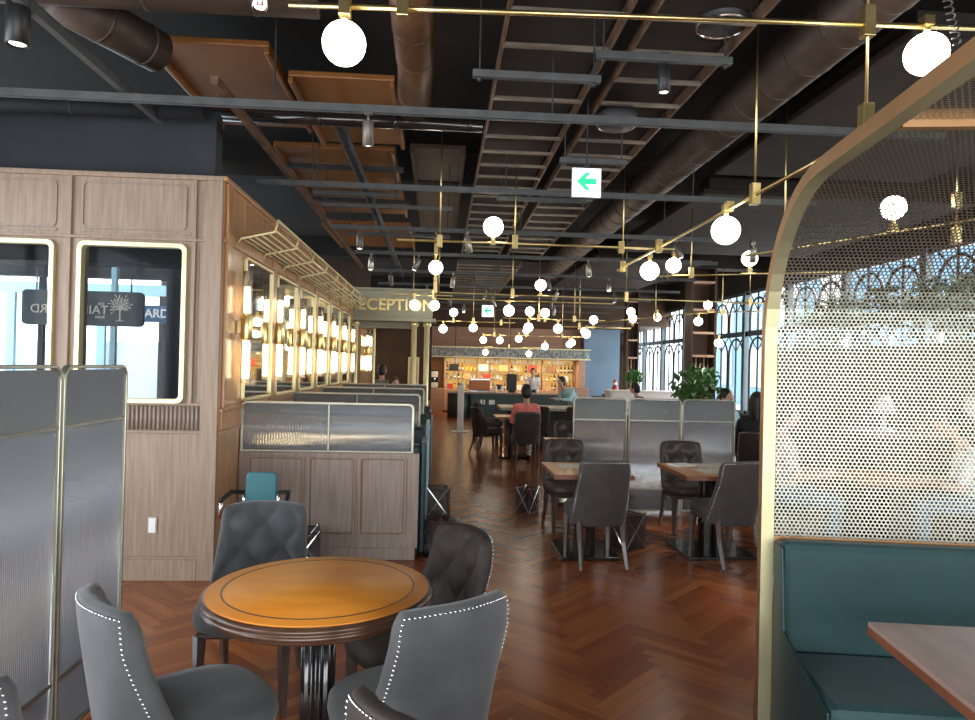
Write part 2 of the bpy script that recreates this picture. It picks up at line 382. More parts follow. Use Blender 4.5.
# right window wall x = 7
RW = 7.0
q = MB(); q.box(RW, RW+.25, -2.9, 27, 3.45, 4.2).box(RW, RW+.2, -2.9, 27, 0, .62)
struct(q.build('wall_right', SLAB))
IRON = mat('teal_grey_window_iron', (.06, .085, .10), .5, .3, col2=(.08, .11, .13))
y = -2.4; i = 0
while y < 26.5:
    wn = struct(MB().box(RW+.02, RW+.14, y, y+.14, .6, 3.46).box(RW+.04, RW+.12, y, y+1.9, 2.42, 2.54).box(RW+.04, RW+.12, y, y+1.9, 3.38, 3.46).box(RW+.04, RW+.12, y, y+1.9, .6, .7).build('window_%d' % (5+i), IRON))
    q = MB()
    for (z0, h) in ((.7, 1.72), (2.54, .84)):
        for c in (.58, 1.46):
            y0 = y+c-.40; rr = .40; zt = z0+h-rr-.04
            if z0 > 2: zt = z0+.34
            pts = [(RW+.08, y0, z0)]+[(RW+.08, y+c-rr*math.cos(PI*k/10), zt+rr*math.sin(PI*k/10)) for k in range(11)]+[(RW+.08, y0+.8, z0)]
            q.tube(pts, .026, 6); q.cyl((RW+.08, y+c, z0), (RW+.08, y+c, z0+h), .022, 6); q.tube([(RW+.08, y+c-.4, z0+h), (RW+.08, y+c, zt+.1), (RW+.08, y+c+.4, z0+h)], .016, 6)
    q.build('tracery', BLACK, wn)
    y += 2.03; i += 1
SERV = mat('olive_plaster', (.16, .15, .11), .7, col2=(.22, .21, .16), scale=2)
struct(MB().box(6.75, 6.98, -2.9, 14.4, 0, 2.05).build('wall_right_low', SERV))
struct(MB().box(-2, 7.2, 21.6, 26.7, 2.95, 4.19).build('trim_30', DKBROWN))
# back wall and blue wall
BW = 24.6
bw = struct(MB().box(-6.5, 4.95, BW, BW+.2, 0, 4.2).build('wall_back', BARWOOD))
struct(MB().box(4.95, 6.2, 24.0, 24.9, 0, 4.2).build('wall_blue', BLUEW))
struct(MB().box(6.2, 7.3, 26.8, 27, 0, 4.2).build('wall_far_corner', DKBROWN))
struct(MB().box(-6.5, -1.7, 16.8, 17.0, 0, 4.2).build('wall_reception_back', DKBROWN))
struct(MB().box(WX-.1, WX, 14.4, 24.6, 0, 2.92).build('wall_corridor_far', WOODW))
# ================================================================ OUTSIDE THE LEFT WINDOWS (the mall passage)
struct(MB().box(-8.5, WX-.10, WY+.3, 14.2, -.15, 0).build('floor_passage', TOPG))
struct(MB().box(-8.4, WX-.10, 6.3, 6.6, 2.42, 3.0).box(-8.4, -2.0, 9.3, 9.5, 2.62, 2.78).build('trim_5', BLUEBH))
area('passage_fill_light', (-5.2, 9.6, 4.0), (0, 0, 0), 5, 6, 110, (.95, .98, 1))  # added fill light to brighten the passage, no lamp seen there
struct(MB().box(WX-.32, WX-.12, 5.4, 14, 0, 2.9).build('wall_passage', BLUEBH))
q = struct(MB().box(-8.5, WX-.2, 13.4, 13.6, 0, .5).box(-8.5, WX-.2, 13.4, 13.6, 2.75, 2.95).build('window_40', LTBLUE))
for i, x in enumerate((-7.9, -7.0, -6.3, -5.2, -4.55, -4.0, -3.4)):
    MB().box(x, x+.14, 13.38, 13.46, .5, 2.75).build('mullion', BLACK if i % 2 else LTBLUE, q)
FROST = mat('frosted_facade_panel', (.72, .80, .84), .4, col2=(.82, .88, .90), scale=2)
struct(MB().box(-8.5, WX-.2, 13.62, 13.7, .4, 1.9).build('wall_passage_end', FROST))
for i, (x, w, m_) in enumerate(((-4.72, .06, BLUEBH), (-3.90, .06, LTBLUE), (-3.26, .22, BLUEBH))):
    struct(MB().box(x, x+w, 8.6, 8.6+w, 0, 3.0).build('trim_%d' % (6+i), m_))
sb = empty('hanging_sign_board', 'dark rounded shop board with pale reversed lettering and a tree emblem, beyond the windows', 'sign', (-3.9, 7.95, 2.13))
SIGNM = mat('hazed_sign_slate', (.07, .09, .10), .5, col2=(.09, .11, .12))  # slate greyed and lightened to paint in the haze before the board
MB().prism(rrect(-.64, .64, -.19, .19, .05), 1, 0, .06).build('board', SIGNM, sb, bevel=.004)
SGT = mat('pale_sign_letters', (.70, .66, .58), .5)
t = text('TAILORYARD', .135, SGT, 'lettering', sb, .003, mirror=True); t.location = (-.135, -.006, -.02)
t = text('the', .05, SGT, 'lettering', sb, .003, mirror=True); t.location = (.20, -.006, .055)
t = text('MAIN', .042, SGT, 'lettering', sb, .003, mirror=True); t.location = (.19, -.006, -.095)
q = MB(); cx, cz = .40, .0
q.tube([(cx, -.005, cz-.13), (cx, -.005, cz+.03)], .009, 6)
q.tube([(cx-.045, -.005, cz-.135), (cx, -.005, cz-.12), (cx+.045, -.005, cz-.135)], .004, 6)
for k in range(15):
    a = PI*(k-2)/10; r1 = .085+.02*(k % 3)
    p0 = (cx, -.005, cz-.02+.01*(k % 3)); p1 = (cx+r1*.55*math.cos(a), -.005, cz+.03+r1*.55*math.sin(a)); p2 = (cx+r1*math.cos(a+.12), -.005, cz+.035+r1*math.sin(a+.12))
    q.tube([p0, p1, p2], .0035, 5); q.ball(p2, .009, 6); q.ball(p1, .006, 6)
    p3 = (cx+r1*.9*math.cos(a-.2), -.005, cz+.035+r1*.9*math.sin(a-.2)); q.tube([p1, p3], .003, 5); q.ball(p3, .007, 6)
q.build('tree_emblem', SGT, sb)
for s in (-.5, .5): MB().cyl((s, .03, .19), (s, .03, 2.07), .008, 6).build('hanger', BLACK, sb)
s2 = empty('fascia_sign', 'blue band sign with white letters outside the right gold framed window', 'sign', (-3.85, 10.4, 2.24))
MB().prism(rrect(-.62, .45, -.12, .12, .02), 1, 0, .05).build('board', mat('sign_blue', (.06, .13, .24), .5), s2)
t = text('YARD', .17, WHITE, 'lettering', s2, .003, bold=.004); t.location = (-.27, -.006, 0)
MB().cyl((-.1, .03, .12), (-.1, .03, 1.96), .01, 6).build('hanger', BLACK, s2)

# outside the right windows: pavement, blue block, pale block, trees
PAVE = mat('pavement', (.45, .45, .44), .8, col2=(.55, .55, .53), scale=2)
struct(MB().box(7.3, 60, -20, 70, -.3, -.15).build('ground', PAVE))
BLK = mat('blue_building_cladding', (.16, .30, .44), .5, col2=(.20, .35, .50), scale=1)
def block(name, lab, x0, x1, y0, y1, h, m, nx, nz):
    r = empty(name, lab, 'building', (x0, y0, -.15))
    MB().box(0, x1-x0, 0, y1-y0, 0, h).build('wall', m, r)
    for i in range(nx):
        for k in range(nz):
            yy = (i+.3)*(y1-y0)/nx; zz = 1.0+k*2.9
            MB().box(-.06, .02, yy, yy+(y1-y0)/nx*.45, zz, zz+2.0).build('window', PAPER if (i+k) % 3 else GLASSB, r)
GLASSB = mat('bluish_window', (.25, .38, .45), .15, col2=(.35, .5, .58))
block('office_building', 'blue clad building outside the window behind the indoor ficus', 16, 22, 26, 40, 11, BLK, 4, 3)
block('apartment_building', 'pale building outside the window seen through the perforated hood', 24, 30, 2, 16, 9, FROST, 5, 3)

def leafy(name, label, cat, loc, h, rad, nleaf, ls, m, trunk=.05, z0=.4, seed=1, group=None, pot=None):
    rnd = random.Random(seed)
    r = empty(name, label, cat, loc, group=group)
    q = MB(); br = []
    for k in range(7):
        a = k*2.4; e_ = (rad*.6*math.cos(a), rad*.6*math.sin(a), h*(.6+.4*rnd.random()))
        q.tube([(0, 0, h*z0*.8), (e_[0]*.4, e_[1]*.4, h*(z0+.15)), e_], trunk*.4, 6, trunk*.12); br.append(e_)
    q.tube([(0, 0, 0), (.02, 0, h*z0*.5), (0, 0, h*z0*.85)], trunk, 8, trunk*.5)
    q.build('trunk', BARK, r)
    q = MB()
    for k in range(nleaf):
        a = rnd.random()*2*PI; el = math.acos(1-2*rnd.random()); rr = rnd.random()**.4
        c = Vector((rad*rr*math.sin(el)*math.cos(a), rad*rr*math.sin(el)*math.sin(a), h*(z0+1)/2+h*(1-z0)/2*rr*math.cos(el)))
        R_ = Euler((rnd.uniform(-1.1, 1.1), rnd.uniform(-1.1, 1.1), rnd.random()*6.3)).to_matrix()
        s_ = ls*(.7+.6*rnd.random())
        p = [Vector(x)*s_ for x in ((-1, 0, 0), (-.3, .42, .08), (.5, .36, .05), (1.1, 0, -.12), (.5, -.36, .05), (-.3, -.42, .08))]
        q.add([tuple(c+R_ @ x) for x in p], [(0, 1, 2, 3), (0, 3, 4, 5)])
    tag(q.build('foliage', m, r), kind=None)
    if pot:
        MB().lathe([(pot*.7, 0), (pot, .02), (pot*1.1, pot*1.6), (pot*1.18, pot*1.65), (pot*1.18, pot*1.8), (pot*1.02, pot*1.8), (pot*1.0, pot*1.7), (0, pot*1.7)], 20).build('pot', WHITE, r)
    return r
for i, (x, y, h) in enumerate(((12, 10, 4.2), (13.5, 12.5, 3.8), (12.5, 15.5, 4.4), (15, 8, 4.6), (12.5, 22, 4.0))):
    leafy('street_tree', 'leafy green tree outside the right windows, '+['nearest the camera side', 'behind the nearest tree', 'middle of the row', 'furthest right of the row', 'far end of the row'][i], 'tree', (x, y, -.15), h, 1.5, 900, .16, LEAFD, .14, .3, seed=i+3)
for i, (x, y) in enumerate(((6.85, 8.3), (6.85, 9.3), (6.85, 10.4), (6.85, 11.6), (6.85, 7.2))):
    leafy('window_plant', 'leafy plant on the low window wall behind the hood, %s' % ['second from the camera', 'third from the camera', 'fourth from the camera', 'farthest one', 'nearest one'][i], 'plant', (x, y, 2.05), .95, .42, 260, .07, LEAFD, .015, .25, seed=20+i, pot=.08)
leafy('ficus_tree', 'potted green ficus standing before the blue building window', 'plant', (5.15, 13.8, 0), 1.75, .52, 300, .085, LEAF, .03, .45, seed=9, pot=.2)
leafy('potted_plant', 'small bushy green plant on the white cabinet by the far windows', 'plant', (4.75, 16.95, 1.09), .5, .26, 200, .06, LEAF, .015, .3, seed=12, pot=.09)

# ================================================================ CEILING EQUIPMENT
ordn = ['first', 'second', 'third', 'fourth', 'fifth', 'sixth', 'seventh', 'eighth', 'ninth', 'tenth', 'eleventh', 'twelfth']
rails = [(4.59, -3.4, 3.4), (6.58, -1.72, 3.6), (8.6, -1.35, 3.7), (10.5, -1.3, 4.2), (12.5, -1.3, 4.6), (14.5, -1.3, 5), (16.5, -1.2, 5), (18.5, -1.2, 5), (20.5, -1.2, 5), (22.5, -1.2, 5)]
for i, (y, x0, x1) in enumerate(rails):
    r = empty('ceiling_rail', 'grey steel channel hung across the ceiling, %s rail from the camera' % ordn[i], 'ceiling rail', (0, y, 3.25))
    MB().box(x0, x1, -.02, .02, -.025, .0).box(x0, x1, -.022, -.014, -.03, .018).box(x0, x1, .014, .022, -.03, .018).build('channel', STEEL, r)
    for x in (x0+.5, x0+2.3, x0+4.1): MB().cyl((x, 0, 0), (x, 0, .94), .006, 6).build('hanger_rod', STEELK, r)
for i, (y, x0, x1, z, w) in enumerate(((4.06, .15, .90, 3.30, 'left of the black spotlight'), (4.0, .86, 1.66, 3.42, 'carrying the black spotlight'), (5.57, .92, 1.46, 3.27, 'above the green arrow sign'), (7.3, .55, 1.5, 3.36, 'behind the green arrow sign'), (7.1, -1.3, -.45, 3.3, 'over the gold rack, nearer piece'), (7.9, -1.35, .1, 3.36, 'over the gold rack, farther piece'), (9.6, -1.3, .1, 3.36, 'between the third and fourth rails'))):
    r = empty('short_rail', 'short grey steel channel under the ladder trays, '+w, 'ceiling rail', (0, y, z))
    MB().box(x0, x1, -.022, .022, -.03, .012).build('channel', STEEL, r, bevel=.003)
    for x in (x0+.04, x1-.04): MB().cyl((x, 0, 0), (x, 0, 4.2-z), .006, 6).cyl((x, 0, -.05), (x, 0, -.02), .012, 8).build('hanger_rod', STEELK, r)
for nm, x, y0, y1 in (('at the top left over the screens', -2.05, 1.4, 5.2), ('running above the gold racks', -1.42, 4.4, 12.6)):
    r = tag(MB().box(x-.022, x+.022, y0, y1, 3.285, 3.33).box(x-.03, x+.03, y0, y1, 3.33, 3.336).build('lengthwise_rail', STEEL if x < -2 else STEELB), 'long steel channel running lengthwise '+nm, 'ceiling rail')
# ladder cable trays
RUNG = mat('highlighted_rung_metal', (.10, .085, .07), .45, .6, col2=(.30, .25, .20), scale=3)  # lighter patches paint the bright highlights on the rungs
def tray(x0, x1, y0, y1, z, lab):
    r = empty('ladder_cable_tray', lab, 'cable tray', (x0, y0, z))
    for s in (0, x1-x0): MB().box(s-.008, s+.008, 0, y1-y0, -.035, .05).build('side_rail', STEELB, r)
    pr = None; k = 0; y = .2
    while y < y1-y0-.05:
        if pr is None: pr = MB().box(0, x1-x0, -.02, .02, -.04, -.02).build('rung', RUNG, r); pr.location.y = y
        else: c = pr.copy(); COL.objects.link(c); c.location.y = y
        y += .43
    MB().box(.03, x1-x0-.03, 0, y1-y0, .05, .058).build('tray_liner', DKB, r)
    return r
DKB = mat('ribbed_dark_liner', (.010, .008, .007), .7, col2=(.030, .022, .017), scale=20, stretch=(.3, 6, 1))
tray(.34, 1.0, 1.5, 12.5, 3.6, 'wide dark ladder tray over the aisle, the left one of two')
tray(1.14, 1.74, 1.5, 12.5, 3.6, 'narrower ladder tray over the aisle, the right one of two')
tray(.30, 1.5, 13.2, 23, 3.55, 'far ladder tray hung before the bar wall')
# ducts
def duct(name, lab, pts, r, m, n=22, seam=.6, cat='duct'):
    q = MB().tube(pts, r, n)
    for i in range(len(pts)-1):
        a, b_ = Vector(pts[i]), Vector(pts[i+1]); Ln = (b_-a).length; k = seam
        while k < Ln:
            p = a+(b_-a)*k/Ln; d = (b_-a).normalized()*.012
            q.tube([p-d, p+d], r*1.025, n); k += seam
    return tag(q.build(name, m), lab, cat)
DUCTB = mat('burnt_brown_duct', (.07, .034, .018), .45, .3, col2=(.15, .075, .035), scale=4)
duct('round_duct', 'long brown spiral duct running down the right of the ceiling', [(2.45, .8, 3.8), (2.45, 16, 3.8)], .19, DUCT, seam=.42)
duct('round_duct', 'fat dark duct crossing the top left corner', [(-4, 4.05, 3.70), (-2.3, 4.05, 3.71), (-.75, 4.1, 3.74)], .15, DUCT)
duct('round_duct', 'short capped brown duct hanging at the top left', [(-2.32, 4.25, 3.72), (-1.98, 4.95, 3.70)], .14, DUCT, seam=.33)
duct('round_duct', 'copper brown duct dropping between the near lamps', [(-.22, 3.6, 3.75), (-.22, 5.0, 3.7), (-.26, 5.75, 3.66)], .13, DUCTB, seam=.4)
duct('water_pipe', 'thick black pipe crossing behind the first rail', [(-2.2, 5.7, 3.55), (.3, 5.7, 3.55)], .055, BLACKG, cat='pipe')
duct('water_pipe', 'dark blue pipe resting over the panelled wall', [(-5.0, 5.1, 3.35), (-1.7, 5.1, 3.35)], .06, BLUEBH, cat='pipe')
duct('water_pipe', 'dark grey pipe along the far left ceiling', [(-.9, 6, 3.62), (-.9, 16, 3.62)], .05, STEELK, cat='pipe')
# stand-ins for lamp-lit beams and ducts, warm light painted into their brown
for i, (x0, x1, y0, y1, z, lab) in enumerate(((-2.15, -1.28, 5.15, 6.9, 3.86, 'left of the near copper boards'), (-1.22, -.40, 5.5, 7.1, 3.80, 'right of the near copper boards'), (-1.75, -.52, 7.3, 10.4, 3.80, 'bright long board over the sconce wall'), (-.36, .22, 7.3, 11.6, 3.84, 'narrow board beside the left ladder tray'), (-1.85, -.5, 10.9, 13.0, 3.74, 'last board before the reception'))):
    q = MB().box(x0, x1, y0, y1, z, z+.05)
    q.box(x0, x0+.04, y0, y1, z-.05, z).box(x1-.04, x1, y0, y1, z-.05, z)
    tag(q.build('lamplit_ceiling_board', COPPER if i < 3 or i == 4 else DKBROWN, bevel=.01), 'brown ceiling board standing in for lamp-lit beams, '+lab, 'ceiling board')
for i, (y, z) in enumerate(((7.75, 3.74), (8.5, 3.74), (9.3, 3.74))):
    tag(MB().box(-1.75, -.45, y, y+.06, z-.03, z+.02).build('ceiling_strut', STEELK), 'dark strut under the bright copper board, %s from the camera' % ordn[i], 'strut')
for i, (x0, x1, y0, y1) in enumerate(((2.9, 5.2, 4.2, 7.4), (3.1, 6.6, 8.2, 12.5), (2.9, 5.2, 13.2, 18.3))):
    tag(MB().box(x0, x1, y0, y1, 3.72, 3.78).box(x0+.1, x1-.1, y0+.1, y1-.1, 3.78, 3.95).build('flat_duct', DUCTF, bevel=.01), 'wide flat dark duct over the right seating, %s from the camera' % ordn[i], 'duct')
# round ceiling speakers
for i, (x, y, z) in enumerate(((1.60, 4.0, 3.60), (1.33, 5.4, 3.48))):
    r = empty('ceiling_speaker', 'round dark ceiling speaker '+('at the top edge above the black spotlight' if i == 0 else 'just above the green arrow sign'), 'speaker', (x, y, z))
    MB().lathe([(0, 0), (.11, 0), (.15, .03), (.16, .1), (.13, .14), (0, .14)], 28).build('housing', STEELK, r)
    MB().tube([(.145*math.cos(k*PI/14), .145*math.sin(k*PI/14), .015) for k in range(28)], .008, 6, closed=True).build('trim_ring', SILV, r)
# spotlights
def spot(x, y, z, lab, m=NICKEL, s=1, tilt=.15, rz=0):
    r = empty('ceiling_spotlight', lab, 'spotlight', (x, y, z), rz)
    R_ = Matrix.Translation((0, 0, -.05*s)) @ Matrix.Rotation(tilt, 4, 'X')
    MB().cyl((0, 0, 0), (0, 0, -.06*s), .008, 8).bc((0, 0, .004), (.05, .03, .03)).build('bracket', m, r)
    a = MB(); a.T = R_; a.lathe([(0, 0), (.033*s, 0), (.035*s, -.005), (.035*s, -.16*s), (.031*s, -.162*s), (.029*s, -.15*s), (0, -.15*s)], 20); cn = a.build('can', m, r)
    a = MB(); a.T = R_; a.lathe([(0, -.151*s), (.026*s, -.151*s), (.024*s, -.156*s), (0, -.157*s)], 16); a.build('lens', SPOTE, cn)
    return r
SPOTG = mat('grey_brown_can', (.13, .115, .10), .4, .5, col2=(.17, .15, .13))
spot(-.50, 4.59, 3.22, 'grey cylinder spotlight glowing on the first rail, left of the aisle', SPOTG, 1.0)
spot(-2.08, 3.55, 3.42, 'black cylinder spotlight lit at the top left corner', BLACK, 1.5, 0)
spot(1.26, 4.0, 3.42, 'black cylinder spotlight between the ladder trays', BLACK, 1.0, 0)
spot(-.88, 3.35, 3.46, 'small pale spotlight at the top edge beside the near gold tube', SILV, 1.0, 0)
k = 0
for (y, xs) in ((8.6, (-1.0, 0.3, 2.9, 3.9)), (10.5, (-1.05, -.35, 2.2, 3.4)), (12.5, (-.9, .2, 1.9, 3.0)), (14.5, (-.3, .9, 2.4, 3.6)), (16.5, (.2, 1.2, 2.6)), (18.5, (.6, 1.8, 3.0))):
    ri = [q_[0] for q_ in rails].index(y)
    for j, x in enumerate(xs):
        spot(x, y, 3.22, 'pale cylinder spotlight on the %s rail, %s from the left' % (ordn[ri], ordn[j]), NICKEL if (j+k) % 2 else SPOTG, 1.15, .15+.25*((j*7+k) % 3-1), rz=(j*5+k*3) % 6)
    k += 1
# exit signs
def exit_sign(loc, s, lab, cat='exit sign'):
    r = empty('exit_sign', lab, cat, loc)
    MB().box(-.11*s, .11*s, 0, .03*s, -.11*s, .11*s).build('housing', WHITE, r, bevel=.004*s)
    MB().box(-.104*s, .104*s, -.004, -.001, -.104*s, .104*s).build('panel', EXITW, r)
    pn = [c for c in bpy.data.objects if c.name.startswith('panel') and c.parent == r][0]
    a = [(-.078, 0), (-.01, .066), (.028, .066), (-.012, .022), (.072, .022), (.072, -.022), (-.012, -.022), (.028, -.066), (-.01, -.066)]
    MB().prism([(x*s, z*s+.008*s) for x, z in a], 1, -.008, -.004).build('arrow', EXITG, pn)
    MB().box(.030*s, .038*s, -.007, -.004, -.088*s, -.045*s).box(.068*s, .076*s, -.007, -.004, -.088*s, -.045*s).box(.044*s, .062*s, -.007, -.004, -.07*s, -.062*s).build('running_figure_mark', EXITG, pn)
    MB().cyl((0, .015, .11*s), (0, .015, 4.2-loc[2]), .006, 6).bc((0, .015, .13*s), (.04, .03, .03)).build('hanger', STEELK, r)
exit_sign((1.065, 5.2, 2.99), 1.0, 'lit white exit sign with a green left arrow, the large near one')
exit_sign((1.16, 17.5, 2.97), 1.35, 'small lit green arrow sign far down the aisle')

# ---- brass tube chandeliers with opal globes
def globe(par, p, up_=False, r=.1):
    if par.location.y > 10.2: r = .088
    x, y, z = p
    gb = MB().ball((x, y, z), r, 24).build('globe', GLOBE, par)
    s = -1 if up_ else 1
    MB().cyl((x, y, z+s*r*.93), (x, y, z+s*(r+.05)), .018, 10).bc((x, y, z+s*(r+.06)), (.05, .05, .045)).build('lamp_holder', GOLD, gb)
def ceil_z(x, y):
    for (x0, x1, y0, y1, z) in ((2.9, 5.2, 4.2, 7.4, 3.72), (3.1, 6.6, 8.2, 12.5, 3.72), (2.9, 5.2, 13.2, 18.3, 3.72), (.29, 1.51, 13.2, 23, 3.602), (.33, 1.75, 1.5, 12.5, 3.652),
                             (2.25, 2.65, .8, 16, 3.62), (-.37, .23, 7.3, 11.6, 3.79), (-1.2, 7.2, 21.6, 26, 2.95)):
        if x0 < x < x1 and y0 < y < y1: return z
    return 4.2
def chandelier(lab, tubes, rods, globes, blocks, group=None):
    r = empty('tube_chandelier', lab, 'chandelier', (tubes[0][0][0], tubes[0][0][1], 0)); ox, oy = r.location.x, r.location.y
    sh = lambda p: (p[0]-ox, p[1]-oy, p[2])
    for a, b_ in tubes: MB().cyl(sh(a), sh(b_), .0125, 12).build('tube', GOLD, r)
    rods = [(a, (b_[0], b_[1], ceil_z(b_[0], b_[1]) if b_[2] > 4 else b_[2])) for a, b_ in rods]
    for a, b_ in rods: MB().cyl(sh(a), sh(b_), .007, 8).build('drop_rod', GOLD, r)
    for p, h in blocks: MB().bc(sh(p), (.055, .055, h)).build('joint_block', GOLD, r, bevel=.003)
    for g in globes: globe(r, sh(g[0]), g[1])
    return r
zt = 4.2
chandelier('near brass tube chandelier crossing the top of the picture, with a big globe', [((-.73, 3.27, 3.235), (2.6, 3.27, 3.31))],
           [((-.21, 3.27, 3.24), (-.21, 3.27, zt)), ((2.03, 3.27, 2.84), (2.03, 3.27, zt)), ((-.48, 3.27, 3.24), (-.48, 3.27, zt))],
           [((-.475, 3.27, 3.07), False), ((2.33, 3.27, 3.17), False)], [((-.475, 3.27, 3.24), .09), ((-.21, 3.27, 3.25), .09), ((2.03, 3.27, 3.31), .15), ((2.03, 3.27, 2.84), .14)])
chandelier('long brass tube chandelier running away beside the right duct', [((2.02, 2.4, 2.76), (2.02, 8.0, 2.74))],
           [((2.02, 4.45, 2.75), (2.02, 4.45, zt)), ((2.0, 7.7, 2.74), (2.0, 7.7, zt))],
           [((2.0, 4.86, 2.60), False), ((2.22, 7.41, 2.66), False)], [((2.02, 4.45, 2.76), .14), ((2.02, 4.86, 2.77), .07), ((2.0, 7.7, 2.74), .12), ((2.0, 6.4, 2.75), .12)])
chandelier('brass cross tube over the aisle with one globe standing on it', [((-.45, 7.0, 2.83), (2.35, 7.0, 2.83))],
           [((.72, 7.0, 2.83), (.72, 7.0, zt)), ((-.03, 7.0, 2.83), (-.03, 7.0, zt)), ((-.03, 7.0, 2.3), (-.03, 7.0, 2.83))],
           [((.5, 7.0, 2.99), True)], [((.72, 7.0, 2.85), .13), ((-.03, 7.0, 2.83), .12), ((1.8, 7.0, 2.83), .12)])
chandelier('brass drop lamp hanging beside the reception sign', [((-.09, 10.0, 2.55), (-.09, 10.0, 3.2))], [((-.09, 10.0, 3.2), (-.09, 10.0, zt))],
           [((-.09, 10.0, 2.98), True)], [((-.09, 10.0, 2.7), .16), ((-.09, 10.0, 3.24), .16)])
chandelier('second brass lengthwise tube on the right with a globe standing on it', [((2.7, 9.3, 2.85), (5.0, 8.2, 2.85))], [((3.25, 9.0, 2.85), (3.25, 9.0, zt))],
           [((3.08, 9.2, 3.00), False), ((3.92, 8.75, 3.05), True)], [((3.25, 9.0, 2.88), .14), ((3.92, 8.75, 2.90), .05)])
chandelier('brass tube chandelier seen through the perforated hood', [((2.6, 5.9, 2.60), (4.9, 4.9, 2.95))], [((4.05, 5.3, 2.7), (4.05, 5.3, zt)), ((2.9, 5.8, 2.6), (2.9, 5.8, zt))],
           [((3.75, 5.63, 3.0), True)], [((4.05, 5.3, 3.0), .12), ((4.05, 5.3, 2.72), .14), ((2.9, 5.8, 2.62), .08)])
chandelier('double brass cross tubes at mid ceiling with globes above and below', [((-.15, 10.9, 2.72), (5.2, 10.9, 2.70)), ((-.15, 11.3, 2.66), (2.8, 11.3, 2.66))],
           [((1.1, 10.9, 2.7), (1.1, 10.9, zt)), ((-.12, 10.9, 2.6), (-.12, 10.9, zt)), ((2.9, 10.9, 2.7), (2.9, 10.9, zt)), ((4.9, 10.9, 2.7), (4.9, 10.9, zt))],
           [((1.54, 10.9, 2.88), True), ((1.09, 11.3, 2.50), False)], [((1.1, 10.9, 2.74), .14), ((-.12, 10.9, 2.68), .14), ((2.9, 10.9, 2.74), .16), ((4.9, 10.9, 2.72), .12)])
chandelier('brass tube chandelier in front of the reception sign', [((-.9, 12.6, 2.84), (.2, 12.6, 2.84))], [((-.5, 12.6, 2.84), (-.5, 12.6, zt))],
           [((-.48, 12.6, 2.66), False), ((-.12, 12.6, 2.66), False)], [((-.48, 12.6, 2.84), .06), ((-.12, 12.6, 2.84), .06)])
chandelier('far left brass tube chandelier with three small globes', [((-.1, 15.2, 2.55), (1.6, 15.2, 2.55))], [((.7, 15.2, 2.55), (.7, 15.2, zt))],
           [((.27, 15.2, 2.74), True), ((.05, 15.2, 2.38), False), ((.7, 15.2, 2.42), False)], [((.27, 15.2, 2.55), .06), ((.7, 15.2, 2.57), .14), ((1.3, 15.2, 2.55), .12)])
chandelier('mid brass tube chandelier over the big table with four globes', [((1.2, 13.6, 2.54), (3.2, 13.6, 2.54))], [((1.9, 13.6, 2.54), (1.9, 13.6, zt)), ((2.6, 13.6, 2.54), (2.6, 13.6, zt))],
           [((1.72, 13.6, 2.68), True), ((2.02, 13.6, 2.66), True), ((1.7, 13.6, 2.37), False), ((2.28, 13.6, 2.36), False)], [((1.9, 13.6, 2.56), .14), ((2.6, 13.6, 2.56), .12)])
chandelier('brass tube chandelier before the blue wall with two globes', [((2.4, 14.6, 2.46), (4.0, 14.6, 2.46))], [((2.9, 14.6, 2.46), (2.9, 14.6, zt))],
           [((3.2, 14.6, 2.62), True), ((3.05, 14.6, 2.32), False)], [((2.9, 14.6, 2.48), .14), ((3.2, 14.6, 2.46), .05)])
chandelier('brass tube chandelier by the far windows with a pair of globes', [((3.2, 15.2, 2.58), (5.1, 13.6, 2.75))], [((4.4, 14.2, 2.68), (4.4, 14.2, zt))],
           [((4.05, 14.82, 2.83), True), ((4.2, 15.2, 2.72), True), ((5.0, 16.0, 2.82), False)], [((4.4, 14.2, 2.70), .14)])
chandelier('brass tube chandelier hung before the dark wine column', [((5.0, 14.2, 2.78), (6.2, 13.2, 2.78))], [((5.6, 13.7, 2.78), (5.6, 13.7, zt))],
           [((5.42, 14.0, 2.95), True), ((5.30, 14.2, 2.62), False), ((5.9, 14.6, 2.2), False)], [((5.6, 13.7, 2.78), .12)])
chandelier('farthest brass tube chandelier before the bar with a row of globes', [((.8, 18.4, 2.42), (3.9, 18.4, 2.42))], [((1.4, 18.4, 2.42), (1.4, 18.4, zt)), ((3.2, 18.4, 2.42), (3.2, 18.4, zt))],
           [((1.12, 18.4, 2.28), False), ((1.55, 18.4, 2.28), False), ((2.05, 18.4, 2.33), False), ((2.25, 18.4, 2.55), True), ((2.75, 18.4, 2.15), False), ((3.4, 18.4, 2.22), False), ((3.47, 18.4, 2.27), False), ((3.78, 18.4, 2.58), True)], [((1.4, 18.4, 2.44), .14), ((3.2, 18.4, 2.44), .14)])
chandelier('low brass lamp pair over the bar counter', [((1.2, 21.5, 2.2), (3.2, 21.5, 2.2))], [((2.1, 21.5, 2.2), (2.1, 21.5, zt))],
           [((1.38, 21.5, 2.02), False), ((2.72, 21.5, 2.00), False)], [((2.1, 21.5, 2.22), .12)])
# black coil spring hanging from the ceiling at the top right
q = MB(); q.tube([(2.18+.018*math.cos(k*.9)+k*.0011, 3.15+.018*math.sin(k*.9), 4.0-k*.0042) for k in range(200)], .004, 5)
tag(q.build('spring_cable', STEELK), 'coiled dark cable dropping to the big globe at the top right', 'cable')

